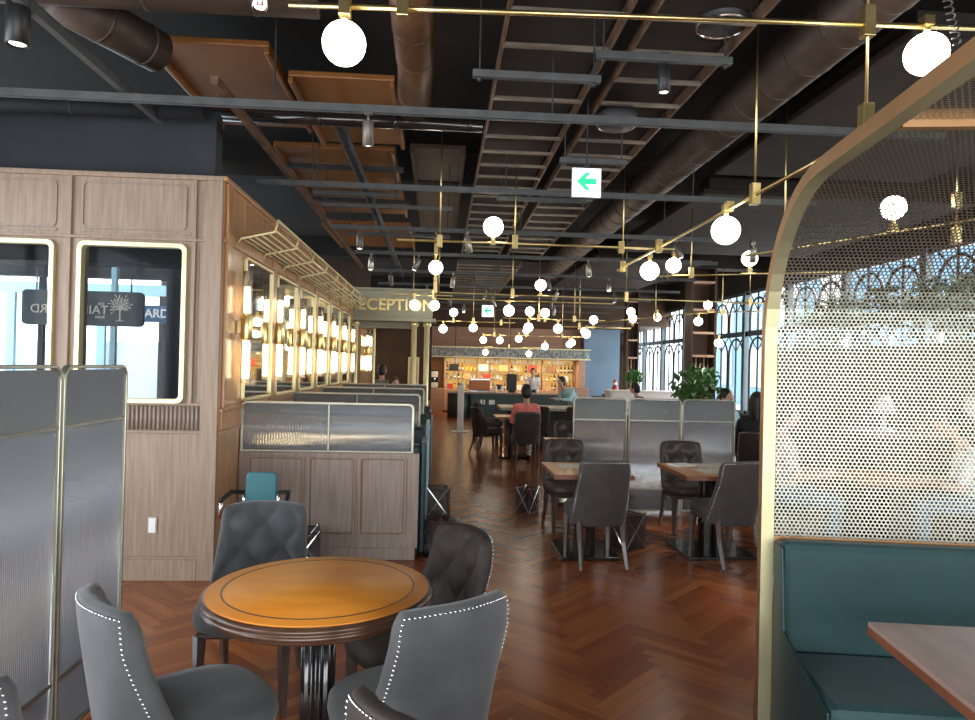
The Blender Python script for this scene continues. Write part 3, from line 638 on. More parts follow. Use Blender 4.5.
# ================================================================ SCONCES, RACKS, RECEPTION
def sconce(x, y, z, lab, group=None, rot=0):
    r = empty('wall_sconce', lab, 'wall lamp', (x, y, z), rot, group)
    MB().lathe([(.036, -.44), (.036, .44), (.033, .44), (.033, -.44)], 20).build('glass_tube', TUBEG, r)
    MB().lathe([(0, -.40), (.026, -.40), (.026, -.11), (0, -.11)], 14).build('lamp_core', LAMPC, r)
    MB().lathe([(0, .11), (.026, .11), (.026, .30), (0, .30)], 14).build('lamp_core', LAMPC, r)
    MB().lathe([(.047, -.095), (.047, .095), (.036, .095), (.036, -.095)], 20).bc((-.045, 0, 0), (.04, .05, .1)).build('band', GOLD, r, bevel=.002)
    return r
for i, y in enumerate((5.66, 6.81, 7.94, 9.07, 10.20, 11.33, 12.46)):
    sconce(WX+.075, y, 1.86, 'glowing glass tube lamp with a brass band on the corridor wall, %s from the camera' % ordn[i], 'corridor sconces')
for i, y in enumerate((14.9, 15.6, 16.3, 17.0)):
    sconce(WX+.075, y, 1.86, 'glowing tube lamp seen through the reception opening, %s one' % ordn[i], 'sconces beyond the reception')
def rack(y0, y1, lab, par=None):
    r = empty('luggage_rack', lab, 'rack', (WX, y0, 2.5))
    Ln = y1-y0
    for k in range(6):
        t_ = k/5; MB().cyl((.03+.26*t_, 0, .06+.06*t_*t_), (.03+.26*t_, Ln, .06+.06*t_*t_), .007 if k < 5 else .010, 8).build('rail', GOLDP, r)
    MB().cyl((.31, 0, .20), (.31, Ln, .20), .010, 8).build('rail', GOLDP, r)
    n_ = max(2, int(Ln/.75)+1)
    for k in range(n_):
        y = Ln*k/(n_-1); MB().tube([(0, y, .0), (.03, y, .05), (.29, y, .11), (.31, y, .20)], .010, 8).build('bracket', GOLDP, r)
rack(5.60, 8.0, 'near gold rail luggage rack high over the first corridor mirrors')
rack(8.05, 10.45, 'middle gold rail luggage rack over the corridor mirrors')
rack(10.5, 12.2, 'far gold rail luggage rack next to the reception sign')
rack(14.6, 17.2, 'gold rail rack visible beyond the reception opening')

RY = 13.3
rc = struct(MB().box(-1.95, -.17, RY, RY+.5, 2.47, 2.97).box(-1.95, -.10, RY-.05, RY+.55, 2.40, 2.47).box(-1.95, -.14, RY-.03, RY+.53, 2.97, 3.02).build('trim_reception_fascia', FASC, bevel=.006))
rs = empty('reception_sign', 'gold RECEPTION lettering on the sage fascia', 'sign', (-.93, RY-.006, 2.70))
t = text('RECEPTION', .30, GOLD, 'lettering', rs, .01, font_scale_x=1.02, bold=.004); t.location = (0, 0, 0)
for i, (x, w) in enumerate(((-1.60, .10), (-1.28, .06), (-.50, .10), (-.26, .10))):
    c = empty('reception_column', 'pale gold slim column of the reception arch, %s from the left' % ordn[i], 'column', (x, RY+.1 if i != 1 else RY+.4, 0))
    MB().lathe([(w*.8, 0), (w*.8, .08), (w*.5, .1), (w*.5, 2.3), (w*.8, 2.33), (w*.8, 2.4)], 16).build('shaft', GOLDP, c)
struct(MB().box(-.55, -.18, RY+.2, RY+.45, 0, .9).box(-1.7, -.5, RY+.28, RY+.4, 2.28, 2.40).build('trim_20', FASC))
DSK = mat('reception_desk_panel', (.34, .31, .26), .5, col2=(.42, .39, .33), scale=6, stretch=(8, 1, .5))
rd = empty('reception_desk', 'pale panelled reception desk under the gold sign', 'desk', (-.9, RY-.5, 0))
MB().box(-.65, .62, 0, .45, 0, 1.0).build('body', DSK, rd, bevel=.01); MB().box(-.68, .65, -.03, .48, 1.0, 1.05).build('top', GOLDP, rd, bevel=.005)
ps = empty('wall_poster', 'small framed orange poster beyond the reception opening', 'poster', (-.62, 16.75, 1.45))
MB().frame(rrect(-.13, .13, -.32, .32, .01), rrect(-.10, .10, -.29, .29, .01), 1, -.02, 0).build('frame', GOLDP, ps)
MB().box(-.1, .1, -.012, -.004, -.29, .29).build('print', mat('poster_print', (.6, .28, .12), .5, col2=(.8, .6, .4), scale=6), ps)
MB().box(-1.6, -.2, 0, .1, -1.45, 1.6).build('panel_tmp', DKBROWN).location = (0, 16.78, 1.45)
bpy.data.objects['panel_tmp'].name = 'wall_poster_side'; struct(bpy.data.objects['wall_poster_side'])
# ================================================================ BOOTHS
def ribbed(x0, x1, z0, z1, y, amp=.0035, pitch=.012, th_=.006):
    """fluted pane in the xz plane"""
    n_ = int((x1-x0)/pitch*4); vs = []; 
    for i in range(n_+1):
        x = x0+(x1-x0)*i/n_; d = amp*math.cos(i*PI/2)
        vs += [(x, y-th_/2-d, z0), (x, y-th_/2-d, z1), (x, y+th_/2, z0), (x, y+th_/2, z1)]
    fs = []
    for i in range(n_):
        a, b_ = i*4, i*4+4
        fs += [(a, b_, b_+1, a+1), (a+2, a+3, b_+3, b_+2), (a+1, b_+1, b_+3, a+3), (a, a+2, b_+2, b_)]
    fs += [(0, 1, 3, 2), (n_*4, n_*4+2, n_*4+3, n_*4+1)]
    return vs, fs
PY = [5.78, 7.70, 9.62, 11.54]
BMAT = mat('booth_table_top', (.30, .18, .10), .35, col2=(.38, .24, .14), scale=5)
for i, y in enumerate(PY):
    o_ = ordn[i]
    r = empty('booth_partition', 'oak booth partition with a fluted glass top in a gold frame, %s from the camera' % o_, 'partition', (0, y, 0), group='booth partitions')
    MB().box(-1.595, -.15, 0, .08, .10, .87).box(-1.59, -.17, .01, .07, 0, .10).build('panel', WOODG, r, bevel=.006)
    q = MB()
    for (a, b_) in ((-1.52, -1.07), (-1.04, -.66), (-.63, -.25)):
        q.frame(rrect(a, b_, .20, .84, .03), rrect(a+.016, b_-.016, .216, .824, .022), 1, -.012, 0)
    q.build('raised_moulding', WOOD, r, bevel=.004)
    q = MB()
    for (a, b_) in ((-1.52, -1.07), (-1.04, -.66), (-.63, -.25)): q.frame(rrect(a+.017, b_-.017, .217, .823, .022), rrect(a+.024, b_-.024, .224, .816, .018), 1, -.003, 0)
    q.build('groove_shade_strip', WOODK, r)  # dark strip laid on the panel, painting the shade beside the moulding
    MB().frame(rrect(-1.59, -.20, .87, 1.275, .045, bl=False, br=False), rrect(-1.573, -.217, .884, 1.258, .032, bl=False, br=False), 1, .02, .05).box(-.897, -.885, .022, .048, .88, 1.26).build('glass_frame', NICKEL, r, bevel=.003)
    vs_, fs_ = ribbed(-1.58, -.21, .88, 1.255, .035, .0028, .022); MB().add(vs_, fs_, True).build('fluted_glass', FLUTE, r)
for i in range(3):
    for s in (0, 1):
        y0 = PY[i]+.10 if s == 0 else PY[i+1]-.62
        r = empty('booth_bench', 'teal upholstered booth bench, %s one along the sconce wall' % ordn[2*i+s], 'bench', (0, y0, 0))
        d0, d1 = (0, .12) if s == 0 else (.48, .60)
        MB().box(-1.55, -.14, d0, d1, .40, .93).build('backrest', TEALK, r, bevel=.03)
        MB().box(-1.55, -.14, .02, .58, .34, .48).build('seat', TEAL, r, bevel=.03)
        MB().box(-1.55, -.16, .03, .57, 0, .34).build('plinth', TEALK, r)
        MB().box(-.14, -.10, -.01, .61, .04, .78 if s else .95).build('end_panel', TEALK if (i+s) % 2 == 0 else LTBLUE, r, bevel=.01)
    t_ = empty('booth_table', 'wooden table between the teal booth benches, %s booth' % ordn[i], 'table', (-.85, PY[i]+.98, 0))
    MB().box(-.62, .62, -.26, .26, .72, .76).build('tabletop', BMAT, t_, bevel=.006)
    MB().cyl((0, 0, .03), (0, 0, .72), .04, 12).build('column', BLACK, t_); MB().box(-.25, .25, -.2, .2, 0, .03).build('base', BLACK, t_, bevel=.006)

# luggage baskets: wire frame with crossed braces and mesh cloth
def basket(x, y, rz, lab, w=.24, h=.30, d=.26):
    r = empty('bag_basket', lab, 'basket', (x, y, 0), rz)
    q = MB(); c = [(-w/2, -d/2), (w/2, -d/2), (w/2, d/2), (-w/2, d/2)]
    for k in range(4):
        a, b_ = c[k], c[(k+1) % 4]
        for z in (.008, h): q.cyl((*a, z), (*b_, z), .006, 6)
        q.cyl((*a, 0), (*a, h), .006, 6)
    q.build('wire_frame', BLACK, r)
    q = MB()
    for k in range(4):
        a, b_ = c[k], c[(k+1) % 4]
        q.cyl((*a, 0), (*b_, h+.02), .006, 6); q.cyl((*b_, 0), (*a, h+.02), .006, 6)
    q.build('cross_brace', SILV, r)
    e_ = .008
    MB().box(-w/2+e_, w/2-e_, -d/2+e_, d/2-e_, .01, .02).add([(s*(w/2-e_), t_*(d/2-e_), z) for z in (.02, h) for s, t_ in ((-1, -1), (1, -1), (1, 1), (-1, 1))], [(0, 1, 5, 4), (1, 2, 6, 5), (2, 3, 7, 6), (3, 0, 4, 7)]).build('mesh_bag', MESHM, r)
basket(.00, 7.52, .1, 'dark basket with silver crossed braces at the end of the second booth')
basket(.02, 5.98, .5, 'dark basket with silver crossed braces at the end of the near booth partition')
basket(-1.02, 5.52, .2, 'dark basket against the near booth partition, behind the tufted grey chair')
basket(1.70, 6.25, .5, 'brown mesh basket on the floor behind the grey nailhead chair')
basket(1.0, 7.75, .8, 'small basket on the floor behind the tufted chair by the aisle', .18, .26, .18)

# high chair
r = empty('high_chair', 'light teal child seat with dark armrests before the oak partition', 'high chair', (-1.25, 5.0, 0))
MB().prism(rrect(-.108, .108, .56, .805, .035), 1, .12, .16).build('backrest', TEALL, r, bevel=.012)
MB().box(-.12, .12, -.12, .15, .50, .54).build('seat', TEALL, r, bevel=.012)
for s in (-1, 1):
    MB().tube([(s*.12, .14, .66), (s*.20, .10, .67), (s*.22, -.08, .64)], .016, 8).build('armrest', BLACK, r)
    MB().cyl((s*.22, -.06, .64), (s*.23, -.06, .52), .013, 8).build('arm_post', SILV, r); MB().cyl((s*.12, .13, .66), (s*.12, .13, .54), .012, 8).build('arm_post', SILV, r)
for sx in (-1, 1):
    for sy in (-1, 1): MB().tube([(sx*.13, sy*.10+.01, .50), (sx*.19, sy*.18, 0)], .014, 8).build('leg', BLACK, r)

# ================================================================ FOLDING SCREENS
def screen_panel(par, x0, x1, h, rails_, fm_=NICKEL, pitch=.012):
    MB().frame(rrect(x0, x1, .02, h, .055, bl=False, br=False), rrect(x0+.015, x1-.015, .04, h-.015, .045, bl=False, br=False), 1, -.014, .014).build('frame', fm_, par, bevel=.004)
    for z in rails_: MB().box(x0+.015, x1-.015, -.010, .010, z-.006, z+.006).build('cross_rail', fm_, par)
    vs_, fs_ = ribbed(x0+.02, x1-.02, .04, h-.02, 0, pitch*.12, pitch); MB().add(vs_, fs_, True).build('fluted_glass', FLUTE, par)
    for x in (x0+.03, x1-.03): MB().cyl((x, 0, 0), (x, 0, .03), .014, 8).build('foot', fm_, par)
for k, (x0, x1) in enumerate(((1.49, 2.10), (2.115, 2.72), (2.735, 3.34))):
    r = empty('glass_screen', 'gold framed fluted glass screen behind the square tables, %s of three' % ('left', 'middle', 'right')[k], 'screen', (0, 7.75, 0), group='middle fluted screens')
    screen_panel(r, x0, x1, 1.28, (.27, 1.03), pitch=.024)
for k, (y0, y1) in enumerate(((2.97, 3.55), (2.385, 2.955))):
    r = empty('glass_screen', 'tall fluted glass screen at the left, '+('farther one beside the panelled wall' if k == 0 else 'nearer one cut by the picture edge'), 'screen', (-1.53, (y0+y1)/2, 0), PI/2, group='near fluted screens')
    hw = (y1-y0)/2; screen_panel(r, -hw, hw, 1.565, (.28, 1.31), NICKEL, .012)

# ================================================================ PERFORATED HOOD BOOTH
A9 = math.radians(-9); HB = (1.388, 2.93, 0)
OLIVEM = mat('olive_gold_inner_face', (.36, .34, .20), .42, .7, col2=(.46, .43, .26), scale=4)
r = empty('perforated_booth_hood', 'tall bronze framed hood of perforated metal arching over the teal bench', 'booth screen', HB, A9)
def path(off):
    R_ = .58+off; p = [(off, 0), (off, .5), (off, 1.2), (off, 1.72)]
    for k in range(1, 13):
        a = PI/2*k/12; p.append((-.58+R_*math.cos(a), 1.72+R_*math.sin(a)))
    for k in range(1, 6): p.append((-.58-1.75*k/5, 2.30+off))
    return p
for nm, xa, xb in (('side_frame', 0, .052), ('side_frame', 1.36, 1.412)):
    pi_, po_ = path(0), path(.05); n_ = len(pi_)
    vs_ = [(xa, y, z) for y, z in pi_]+[(xa, y, z) for y, z in po_]+[(xb, y, z) for y, z in pi_]+[(xb, y, z) for y, z in po_]
    fs_ = []
    for k in range(n_-1):
        fs_ += [(k, k+1, n_+k+1, n_+k), (2*n_+k, 3*n_+k, 3*n_+k+1, 2*n_+k+1), (n_+k, n_+k+1, 3*n_+k+1, 3*n_+k)]
    gs_ = [(k, 2*n_+k, 2*n_+k+1, k+1) for k in range(n_-1)]
    fs_ += [(0, n_, 3*n_, 2*n_), (n_-1, 3*n_-1, 4*n_-1, 2*n_-1)]
    q = MB(); q.add(vs_, fs_); q.cur = 1; q.f += gs_; q.sm += [False]*len(gs_); q.mi += [1]*len(gs_); q.build(nm, [BRONZE, OLIVEM], r)
MB().box(.06, 1.36, -1.04, -1.01, 2.30, 2.35).build('cross_bar', BRONZE, r)
MB().box(.052, 1.36, .005, .03, .88, .902).build('bottom_rail', BRONZE, r)
pc = path(.02); seg = [0]
for k in range(1, len(pc)): seg.append(seg[-1]+math.dist(pc[k], pc[k-1]))
def onpath(s):
    for k in range(1, len(seg)):
        if s <= seg[k] or k == len(seg)-1:
            t_ = (s-seg[k-1])/(seg[k]-seg[k-1]); return (pc[k-1][0]+(pc[k][0]-pc[k-1][0])*t_, pc[k-1][1]+(pc[k][1]-pc[k-1][1])*t_)
pit = .0175; vs_ = []; fs_ = []; row = 0; s = .90
while s < seg[-1]-.01:
    x = .062+(pit/2 if row % 2 else 0)
    while x < 1.36:
        o = len(vs_)
        for R_ in (pit/math.sqrt(3), pit*.395):
            for k in range(6):
                a = PI/6+k*PI/3; yy, zz = onpath(s+R_*math.sin(a)); vs_.append((x+R_*math.cos(a), yy, zz))
        fs_ += [(o+k, o+(k+1) % 6, o+6+(k+1) % 6, o+6+k) for k in range(6)]
        x += pit
    s += pit*math.sqrt(3)/2; row += 1
MB().add(vs_, fs_).build('perforated_sheet', CHAMP, r)

r = empty('banquette_bench', 'deep teal velvet bench under the perforated hood', 'bench', HB, A9)
def cushion(x0, x1, y0, y1, z0, z1, puff=.02):
    q = MB(); n_ = 14; vs = []; fs = []
    for j in range(n_+1):
        for i in range(n_+1):
            u, v = i/n_, j/n_; e = min(1, (1-(2*u-1)**8))*min(1, (1-(2*v-1)**8)); vs.append((x0+(x1-x0)*u, y0+(y1-y0)*v, z1-puff*2*(1-e)+0*puff))
    m_ = len(vs)
    for j in range(n_):
        for i in range(n_): a = j*(n_+1)+i; fs.append((a, a+1, a+n_+2, a+n_+1))
    q.add(vs, fs, True); q.box(x0+.002, x1-.002, y0+.002, y1-.002, z0, z1-puff*2+.002)
    return q
MB().box(.06, 1.36, -.10, -.01, .40, .90).build('backrest', TEAL, r, bevel=.03)
MB().box(.06, 1.36, -.60, -.09, .33, .46).build('seat', TEAL, r, bevel=.035)
MB().box(.07, 1.35, -.57, -.02, 0, .33).build('plinth', TEALK, r)
MB().prism([(-.60, 0), (-.01, 0), (-.01, .88), (-.10, .88), (-.14, .55), (-.60, .44)], 0, .052, .062).build('side_panel', TEALK, r, bevel=.004)
r = empty('booth_table', 'pale topped table with a red brown edge before the teal bench at the right', 'table', HB, A9)
MB().box(.195, 1.15, -1.35, -.57, .735, .75).build('tabletop', TOPG, r)
MB().box(.193, 1.152, -1.352, -.568, .705, .735).build('edge_band', TOPE, r, bevel=.003)
MB().cyl((.65, -.96, .03), (.65, -.96, .705), .045, 14).build('column', BLACK, r); MB().box(.40, .90, -1.2, -.72, 0, .03).build('base', BLACK, r, bevel=.006)

# ================================================================ CHAIRS
HC = .87
def make_chair(lab, velv, back_m, seat_m, group=None):
    r = empty('dining_chair', lab, 'chair', group=group)
    nu, nv = 44, 40
    def hw(v):
        w_ = .238-.030*v
        if v > .86: w_ *= 1-.10*((v-.86)/.14)**3
        return w_
    def pt(u, v, side):
        z = .335+(HC-.335)*v - (.012*abs(u)**3 if v > .5 else 0)*((v-.5)*2)
        y = -.205-.085*v+.055*u*u*(.5+.5*v)+.15*abs(u)**4*max(0, 1-v*1.25)**1.3
        ed = min(1, max(0, (1-abs(u)**10)))*min(1, max(0, 1-v**14))
        t_ = .014+.020*ed**.5
        if side > 0:
            a = u*1.15; b_ = v*2.3+.1
            tuft = abs(math.sin(PI*(a+b_)/1.0)*math.sin(PI*(a-b_)/1.0))**.5 if v > .28 and abs(u) < .86 else .55
            fall = min(1, (.86-abs(u))/.15) if abs(u) < .86 else 0
            return (u*hw(v), y+t_+0.050*(tuft*fall+.6*(1-fall))*ed, z)
        return (u*hw(v), y-t_, z)
    vs = []; fs = []
    for s in (1, -1):
        for j in range(nv+1):
            for i in range(nu+1): vs.append(pt(-1+2*i/nu, j/nv, s))
    N = (nu+1)*(nv+1)
    for j in range(nv):
        for i in range(nu):
            a = j*(nu+1)+i; fs.append((a+1, a, a+nu+1, a+nu+2)); a += N; fs.append((a, a+1, a+nu+2, a+nu+1))
    edge = [i for i in range(nu+1)]+[j*(nu+1)+nu for j in range(1, nv+1)]+[nv*(nu+1)+i for i in range(nu-1, -1, -1)]+[j*(nu+1) for j in range(nv-1, 0, -1)]
    for k in range(len(edge)):
        a, b_ = edge[k], edge[(k+1) % len(edge)]; fs.append((a, b_, b_+N, a+N))
    bk = MB().add(vs, fs, True).build('backrest', back_m, r)
    # piping of the outer back and nail heads
    rear = [pt(-.97, v/200, -1) for v in range(8, 195)]+[pt(-.97+1.94*k/170, .972, -1) for k in range(171)]+[pt(.97, v/200, -1) for v in range(194, 7, -1)]
    q = MB(); acc = 0; last = Vector(rear[0])
    for p in rear:
        p = Vector(p); acc += (p-last).length; last = p
        if acc > .0145: q.ball((p.x, p.y-.001, p.z), .0046, 6); acc = 0
    q.build('nailhead_trim', SILV, bk)
    # seat
    prof = [(.0, .375), (.86, .375), (.97, .385), (1.0, .42), (.985, .455), (.90, .478), (.6, .490), (.0, .494)]
    vs = []; n_ = 40; 
    for (q_, z) in prof:
        for k in range(n_):
            a = 2*PI*k/n_; c_, s_ = math.cos(a), math.sin(a); e = .34 if s_ > 0 else .26
            X_ = math.copysign(abs(c_)**(e*2), c_)*.243; Y_ = math.copysign(abs(s_)**(e*2), s_)*.255+.03
            if s_ < 0: Y_ = math.copysign(abs(s_)**.5, s_)*.22+.03
            vs.append((X_*q_, (Y_-.03)*q_+.03, z))
    fs = [(i*n_+k, i*n_+(k+1) % n_, (i+1)*n_+(k+1) % n_, (i+1)*n_+k) for i in range(len(prof)-1) for k in range(n_)]
    MB().add(vs, fs, True).build('seat', seat_m, r)
    MB().box(-.20, .20, -.19, .22, .345, .378).build('seat_frame', LEGW, r, bevel=.01)
    for sx in (-1, 1):
        q = MB(); q.tube([(sx*.185, .205, .36), (sx*.19, .212, 0)], .030, 4, .017); q.build('leg', LEGW, r)
        q = MB(); q.tube([(sx*.180, -.175, .36), (sx*.182, -.20, .2), (sx*.19, -.275, 0)], .030, 4, .017); q.build('leg', LEGW, r)
    return r
CH_V = make_chair('grey velvet chair with nailhead trim right of the round table, its back to the camera', VELV, VELV, VELV)
CH_B = make_chair('brown grey button tufted chair behind the right side of the round table', VELVB, VELVB, VELVB)
CH_L = make_chair('taupe leather tufted chair facing the camera at the left square table', LEATH, LEATH, LEATH)
CH_D = make_chair('x', VELVD, VELVD, VELVD)
refresh()
def R(d): return math.radians(d-90)
def put(proto, x, y, face, lab, first=[]):
    if proto.name in first: return dup(proto, (x, y, 0), R(face), lab)
    first.append(proto.name); proto.location = (x, y, 0); proto.rotation_euler.z = R(face); proto['label'] = lab; return proto
put(CH_V, -.07, 2.42, 124, 'grey velvet chair with nailhead trim right of the round table, its back to the camera')
put(CH_V, -.82, 2.40, 39, 'grey velvet chair with nailhead trim left of the round table, seen from its side')
put(CH_V, -.87, 3.46, -88, 'grey button tufted velvet chair facing the camera behind the round table')
put(CH_V, -1.17, 1.93, 90, 'grey velvet chair barely showing at the bottom left corner')
put(CH_B, -.08, 3.05, -150, 'brown grey button tufted chair behind the right side of the round table')
put(CH_B, .13, 1.68, 47, 'brown velvet chair whose rounded back tops the bottom edge of the picture')
put(CH_D, 1.32, 5.80, 95, 'grey nailhead chair with its back to the camera at the left square table')
put(CH_D, 2.45, 5.86, 103, 'grey nailhead chair with its back to the camera beside the hood frame')
put(CH_L, 1.30, 6.93, -86, 'taupe tufted chair facing the camera across the left square table')
put(CH_L, 2.50, 6.92, -92, 'taupe tufted chair facing the camera across the right square table')
put(CH_L, 1.76, 9.35, -90, 'taupe tufted chair at the table behind the left folding screen')
put(CH_D, 1.45, 11.68, 91, 'taupe chair in which the person in coral sits')
put(CH_B, .88, 12.7, 20, 'dark chair at the aisle side of the small table before the person in coral')
put(CH_B, 1.02, 14.3, 10, 'dark chair at the aisle end of the long table, nearer one')
put(CH_B, 1.06, 15.0, -5, 'dark chair at the aisle end of the long table, farther one')
put(CH_B, 1.9, 13.45, 85, 'dark chair on the near side of the long table, left one')
put(CH_B, 2.6, 13.45, 95, 'dark chair on the near side of the long table, right one')
put(CH_B, 3.55, 14.4, 180, 'dark chair at the window end of the long table')
put(CH_B, 2.35, 9.9, -90, 'dark chair behind the middle folding screen')
put(CH_B, 4.02, 8.62, 60, 'dark chair holding the long haired person by the right windows')

# ================================================================ TABLES
r = empty('round_table', 'round table with an amber burl top and a fluted black pedestal', 'table', (-.415, 2.60, 0)); r.scale = (1, 1, 1.02)
MB().lathe([(.30, .768), (.395, .766), (.408, .760), (.412, .750), (.400, .744), (.404, .738), (.410, .732), (.402, .724), (.390, .722), (.392, .714), (.380, .704), (.340, .700), (0, .700)][::-1], 72).build('moulded_rim', RIM, r)
MB().lathe([(0, .7695), (.392, .7695), (.390, .7725), (0, .7725)][::-1] if False else [(0, .766), (.394, .766), (.392, .7715), (0, .7715)], 72).build('border_veneer', AMBER2, r)
MB().lathe([(0, .7716), (.335, .7716), (.334, .7730), (0, .7730)], 72).build('centre_veneer', AMBER, r)
MB().lathe([(.336, .7718), (.341, .7718), (.341, .7734), (.336, .7734), (.336, .7718)], 72).build('inlay_line', RIM, r)
MB().lathe([(.062, .06), (.062, .70)], 96, flute=.18, nf=12).build('fluted_column', BLACKG, r)
MB().lathe([(0, .64), (.10, .64), (.14, .70), (0, .70)], 40).lathe([(0, 0), (.26, 0), (.26, .02), (.20, .035), (.11, .05), (.10, .08), (0, .08)], 48).build('base', BLACKG, r)
def sq_table(x, y, w, d, lab, topm=TOPW, base=(.5, .5), light_edge=True):
    r = empty('square_table', lab, 'table', (x, y, 0))
    MB().box(-w/2, w/2, -d/2, d/2, .69, .725).build('tabletop', topm, r, bevel=.004)
    q = MB().frame(rrect(-w/2-.004, w/2+.004, -d/2-.004, d/2+.004, .005), rrect(-w/2+.001, w/2-.001, -d/2+.001, d/2-.001, .004), 2, .687, .723)
    q.build('edge_band', TOPE, r)
    q = MB()
    for a in (-1, 1):
        for c in (-1, 1): q.box(a*.055-.025, a*.055+.025, c*.055-.025, c*.055+.025, .03, .69)
    q.build('column', BLACKG, r); MB().box(-base[0]/2, base[0]/2, -base[1]/2, base[1]/2, .0, .028).build('base', BLACKG, r, bevel=.005)
    return r
sq_table(1.29, 6.09, .66, .76, 'orange oak square table between the grey and taupe chairs by the aisle', base=(.5, .6))
sq_table(2.43, 6.13, .72, .80, 'orange oak square table before the right folding screens', base=(.6, .6))
sq_table(1.66, 8.4, .7, .7, 'orange oak table cut by the left folding screen')
sq_table(1.32, 12.45, .66, .66, 'small square table in front of the person in coral')
sq_table(4.25, 9.5, .7, .7, 'square table between the two guests by the right windows')
sq_table(3.78, 5.85, .7, .7, 'square table behind the perforated hood with the seated guest')
r = empty('long_table', 'long dark table with a pale stone top before the bar counter', 'table', (2.3, 14.6, 0))
MB().box(-1.05, 1.05, -.55, .55, .72, .78).build('tabletop', mat('stone_top', (.42, .36, .30), .3, col2=(.58, .52, .45), scale=5), r, bevel=.01)
MB().box(-.9, .9, -.35, .35, 0, .72).build('pedestal', GRNPAINT, r, bevel=.01)
def paper(x, y, z, w, d, rz, lab, cat='paper', m=PAPER, h=.004, name='paper_placemat'):
    o = tag(MB().box(-w/2, w/2, -d/2, d/2, 0, h).build(name, m, loc=(x, y, z), rz=rz, bevel=.001), lab, cat); return o
PRINT = mat('printed_menu_paper', (.55, .52, .46), .5, col2=(.78, .74, .66), scale=30, ramp=(.45, .55))
paper(1.25, 6.22, .726, .34, .24, .1, 'printed paper mat on the left square table', m=PRINT)
paper(1.45, 5.98, .726, .20, .14, .5, 'folded white sheet on the left square table', 'napkin', name='napkin', h=.012)
paper(2.24, 6.36, .726, .22, .16, .3, 'folded white sheet at the left corner of the right square table', 'napkin', name='napkin', h=.012)
paper(2.47, 6.02, .726, .40, .26, .15, 'printed paper mat on the right square table, nearer one', m=PRINT)
paper(2.55, 6.33, .726, .36, .24, -.05, 'printed paper mat on the right square table, farther one', m=PRINT)

# ================================================================ STANCHION, BAR
r = empty('queue_post', 'slim white upright post on a flat base in the aisle', 'post', (.52, 16.93, 0))
MB().box(-.22, .22, -.15, .15, 0, .03).build('base', WHITE, r, bevel=.006)
MB().box(-.075, .075, -.03, .03, .03, 1.12).build('upright', WHITE, r, bevel=.012); MB().ball((0, 0, 1.15), .06, 14, .7).build('cap', WHITE, r)
r = empty('bar_counter', 'dark green bar counter with a wooden top across the far end', 'counter', (0, 21.6, 0))
MB().box(.95, 4.3, 0, .7, .0, .74).build('front', GRNPAINT, r, bevel=.01)
MB().lathe([(.40, 0), (.40, .74)], 28, c=(.66, .40, 0)).build('rounded_end', GRNPAINT, r)
MB().box(.26, 4.35, -.04, .74, .74, .79).build('worktop', CNTOP, r, bevel=.01)
q = MB()
for k in range(8): q.frame(rrect(1.0+k*.41, 1.36+k*.41, .10, .68, .01), rrect(1.03+k*.41, 1.33+k*.41, .13, .65, .01), 1, -.012, 0)
q.build('panel_moulding', GRNPAINT, r)
r = empty('low_bar_wall', 'low pinkish oak wall at the right end of the bar', 'counter', (0, 22.9, 0))
MB().box(3.9, 4.9, 0, .3, 0, .92).build('panel', BARWOOD, r, bevel=.01); MB().box(3.88, 4.92, -.03, .33, .92, .96).build('cap', BARWOOD, r, bevel=.005)
r = empty('bar_back_shelves', 'amber lit back bar shelving behind the counter', 'shelving', (0, 24.1, 0))
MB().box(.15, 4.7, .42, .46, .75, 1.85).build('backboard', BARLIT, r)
MB().box(.15, 4.7, 0, .46, .05, .80).build('base_cabinet', BARWOOD, r, bevel=.01)
for x in (.15, 1.27, 2.40, 3.55, 4.66): MB().box(x, x+.04, .12, .42, .80, 1.85).build('upright', BARWOOD, r)
for z in (1.12, 1.42, 1.70): MB().box(.15, 4.7, .12, .42, z-.015, z).build('shelf', CNTOP, r)
tag(MB().box(4.71, 4.94, 23.7, 24.58, 0, 1.9).build('bar_pier', BARWOOD, bevel=.01), 'pinkish oak pier at the right end of the lit shelves', 'pier')
tag(MB().box(-.35, .12, 23.9, 24.5, 0, .80).build('side_cabinet', BARWOOD, bevel=.01), 'low oak cabinet left of the lit shelves', 'cabinet')
tag(MB().box(-.35, .13, 24.5, 24.56, .8, 1.85).build('orange_wall_panel', COPPER), 'orange wood wall panel left of the lit bar shelves', 'wall panel')
r = empty('coffee_machine', 'black and white coffee machine on the cabinet left of the bar', 'coffee machine', (-.17, 24.15, .80))
MB().box(-.13, .13, -.15, .15, 0, .62).build('body', BLACK, r, bevel=.02)
MB().box(-.11, .11, -.17, -.14, .38, .58).build('screen_panel', PAPER, r, bevel=.01); MB().box(-.11, .11, -.2, -.14, .02, .2).build('drip_tray', PAPER, r, bevel=.01); MB().cyl((0, -.17, .36), (0, -.17, .28), .03, 10).build('spout', SILV, r)
r = empty('bar_canopy', 'hanging bar canopy of patterned grey glass between pale rails', 'canopy', (0, 23.2, 0))
PATG = mat('patterned_glass_strip', (.10, .16, .17), .3, col2=(.48, .55, .54), scale=9, stretch=(3, 3, 1.2), ramp=(.42, .58))
MB().box(-.34, 4.95, -.3, .3, 1.86, 1.90).box(-.34, 4.95, -.3, .3, 2.18, 2.22).build('rail', GOLDP, r, bevel=.004)
q = MB(); x = -.32
while x < 4.92: q.cyl((x, -.27, 1.90), (x, -.27, 2.18), .022, 6); x += .052
q.build('glass_rods', PATG, r)
for x in (.5, 2.3, 4.1): MB().cyl((x, 0, 2.2), (x, 0, 4.2), .012, 6).build('hanger_rod', STEELK, r)
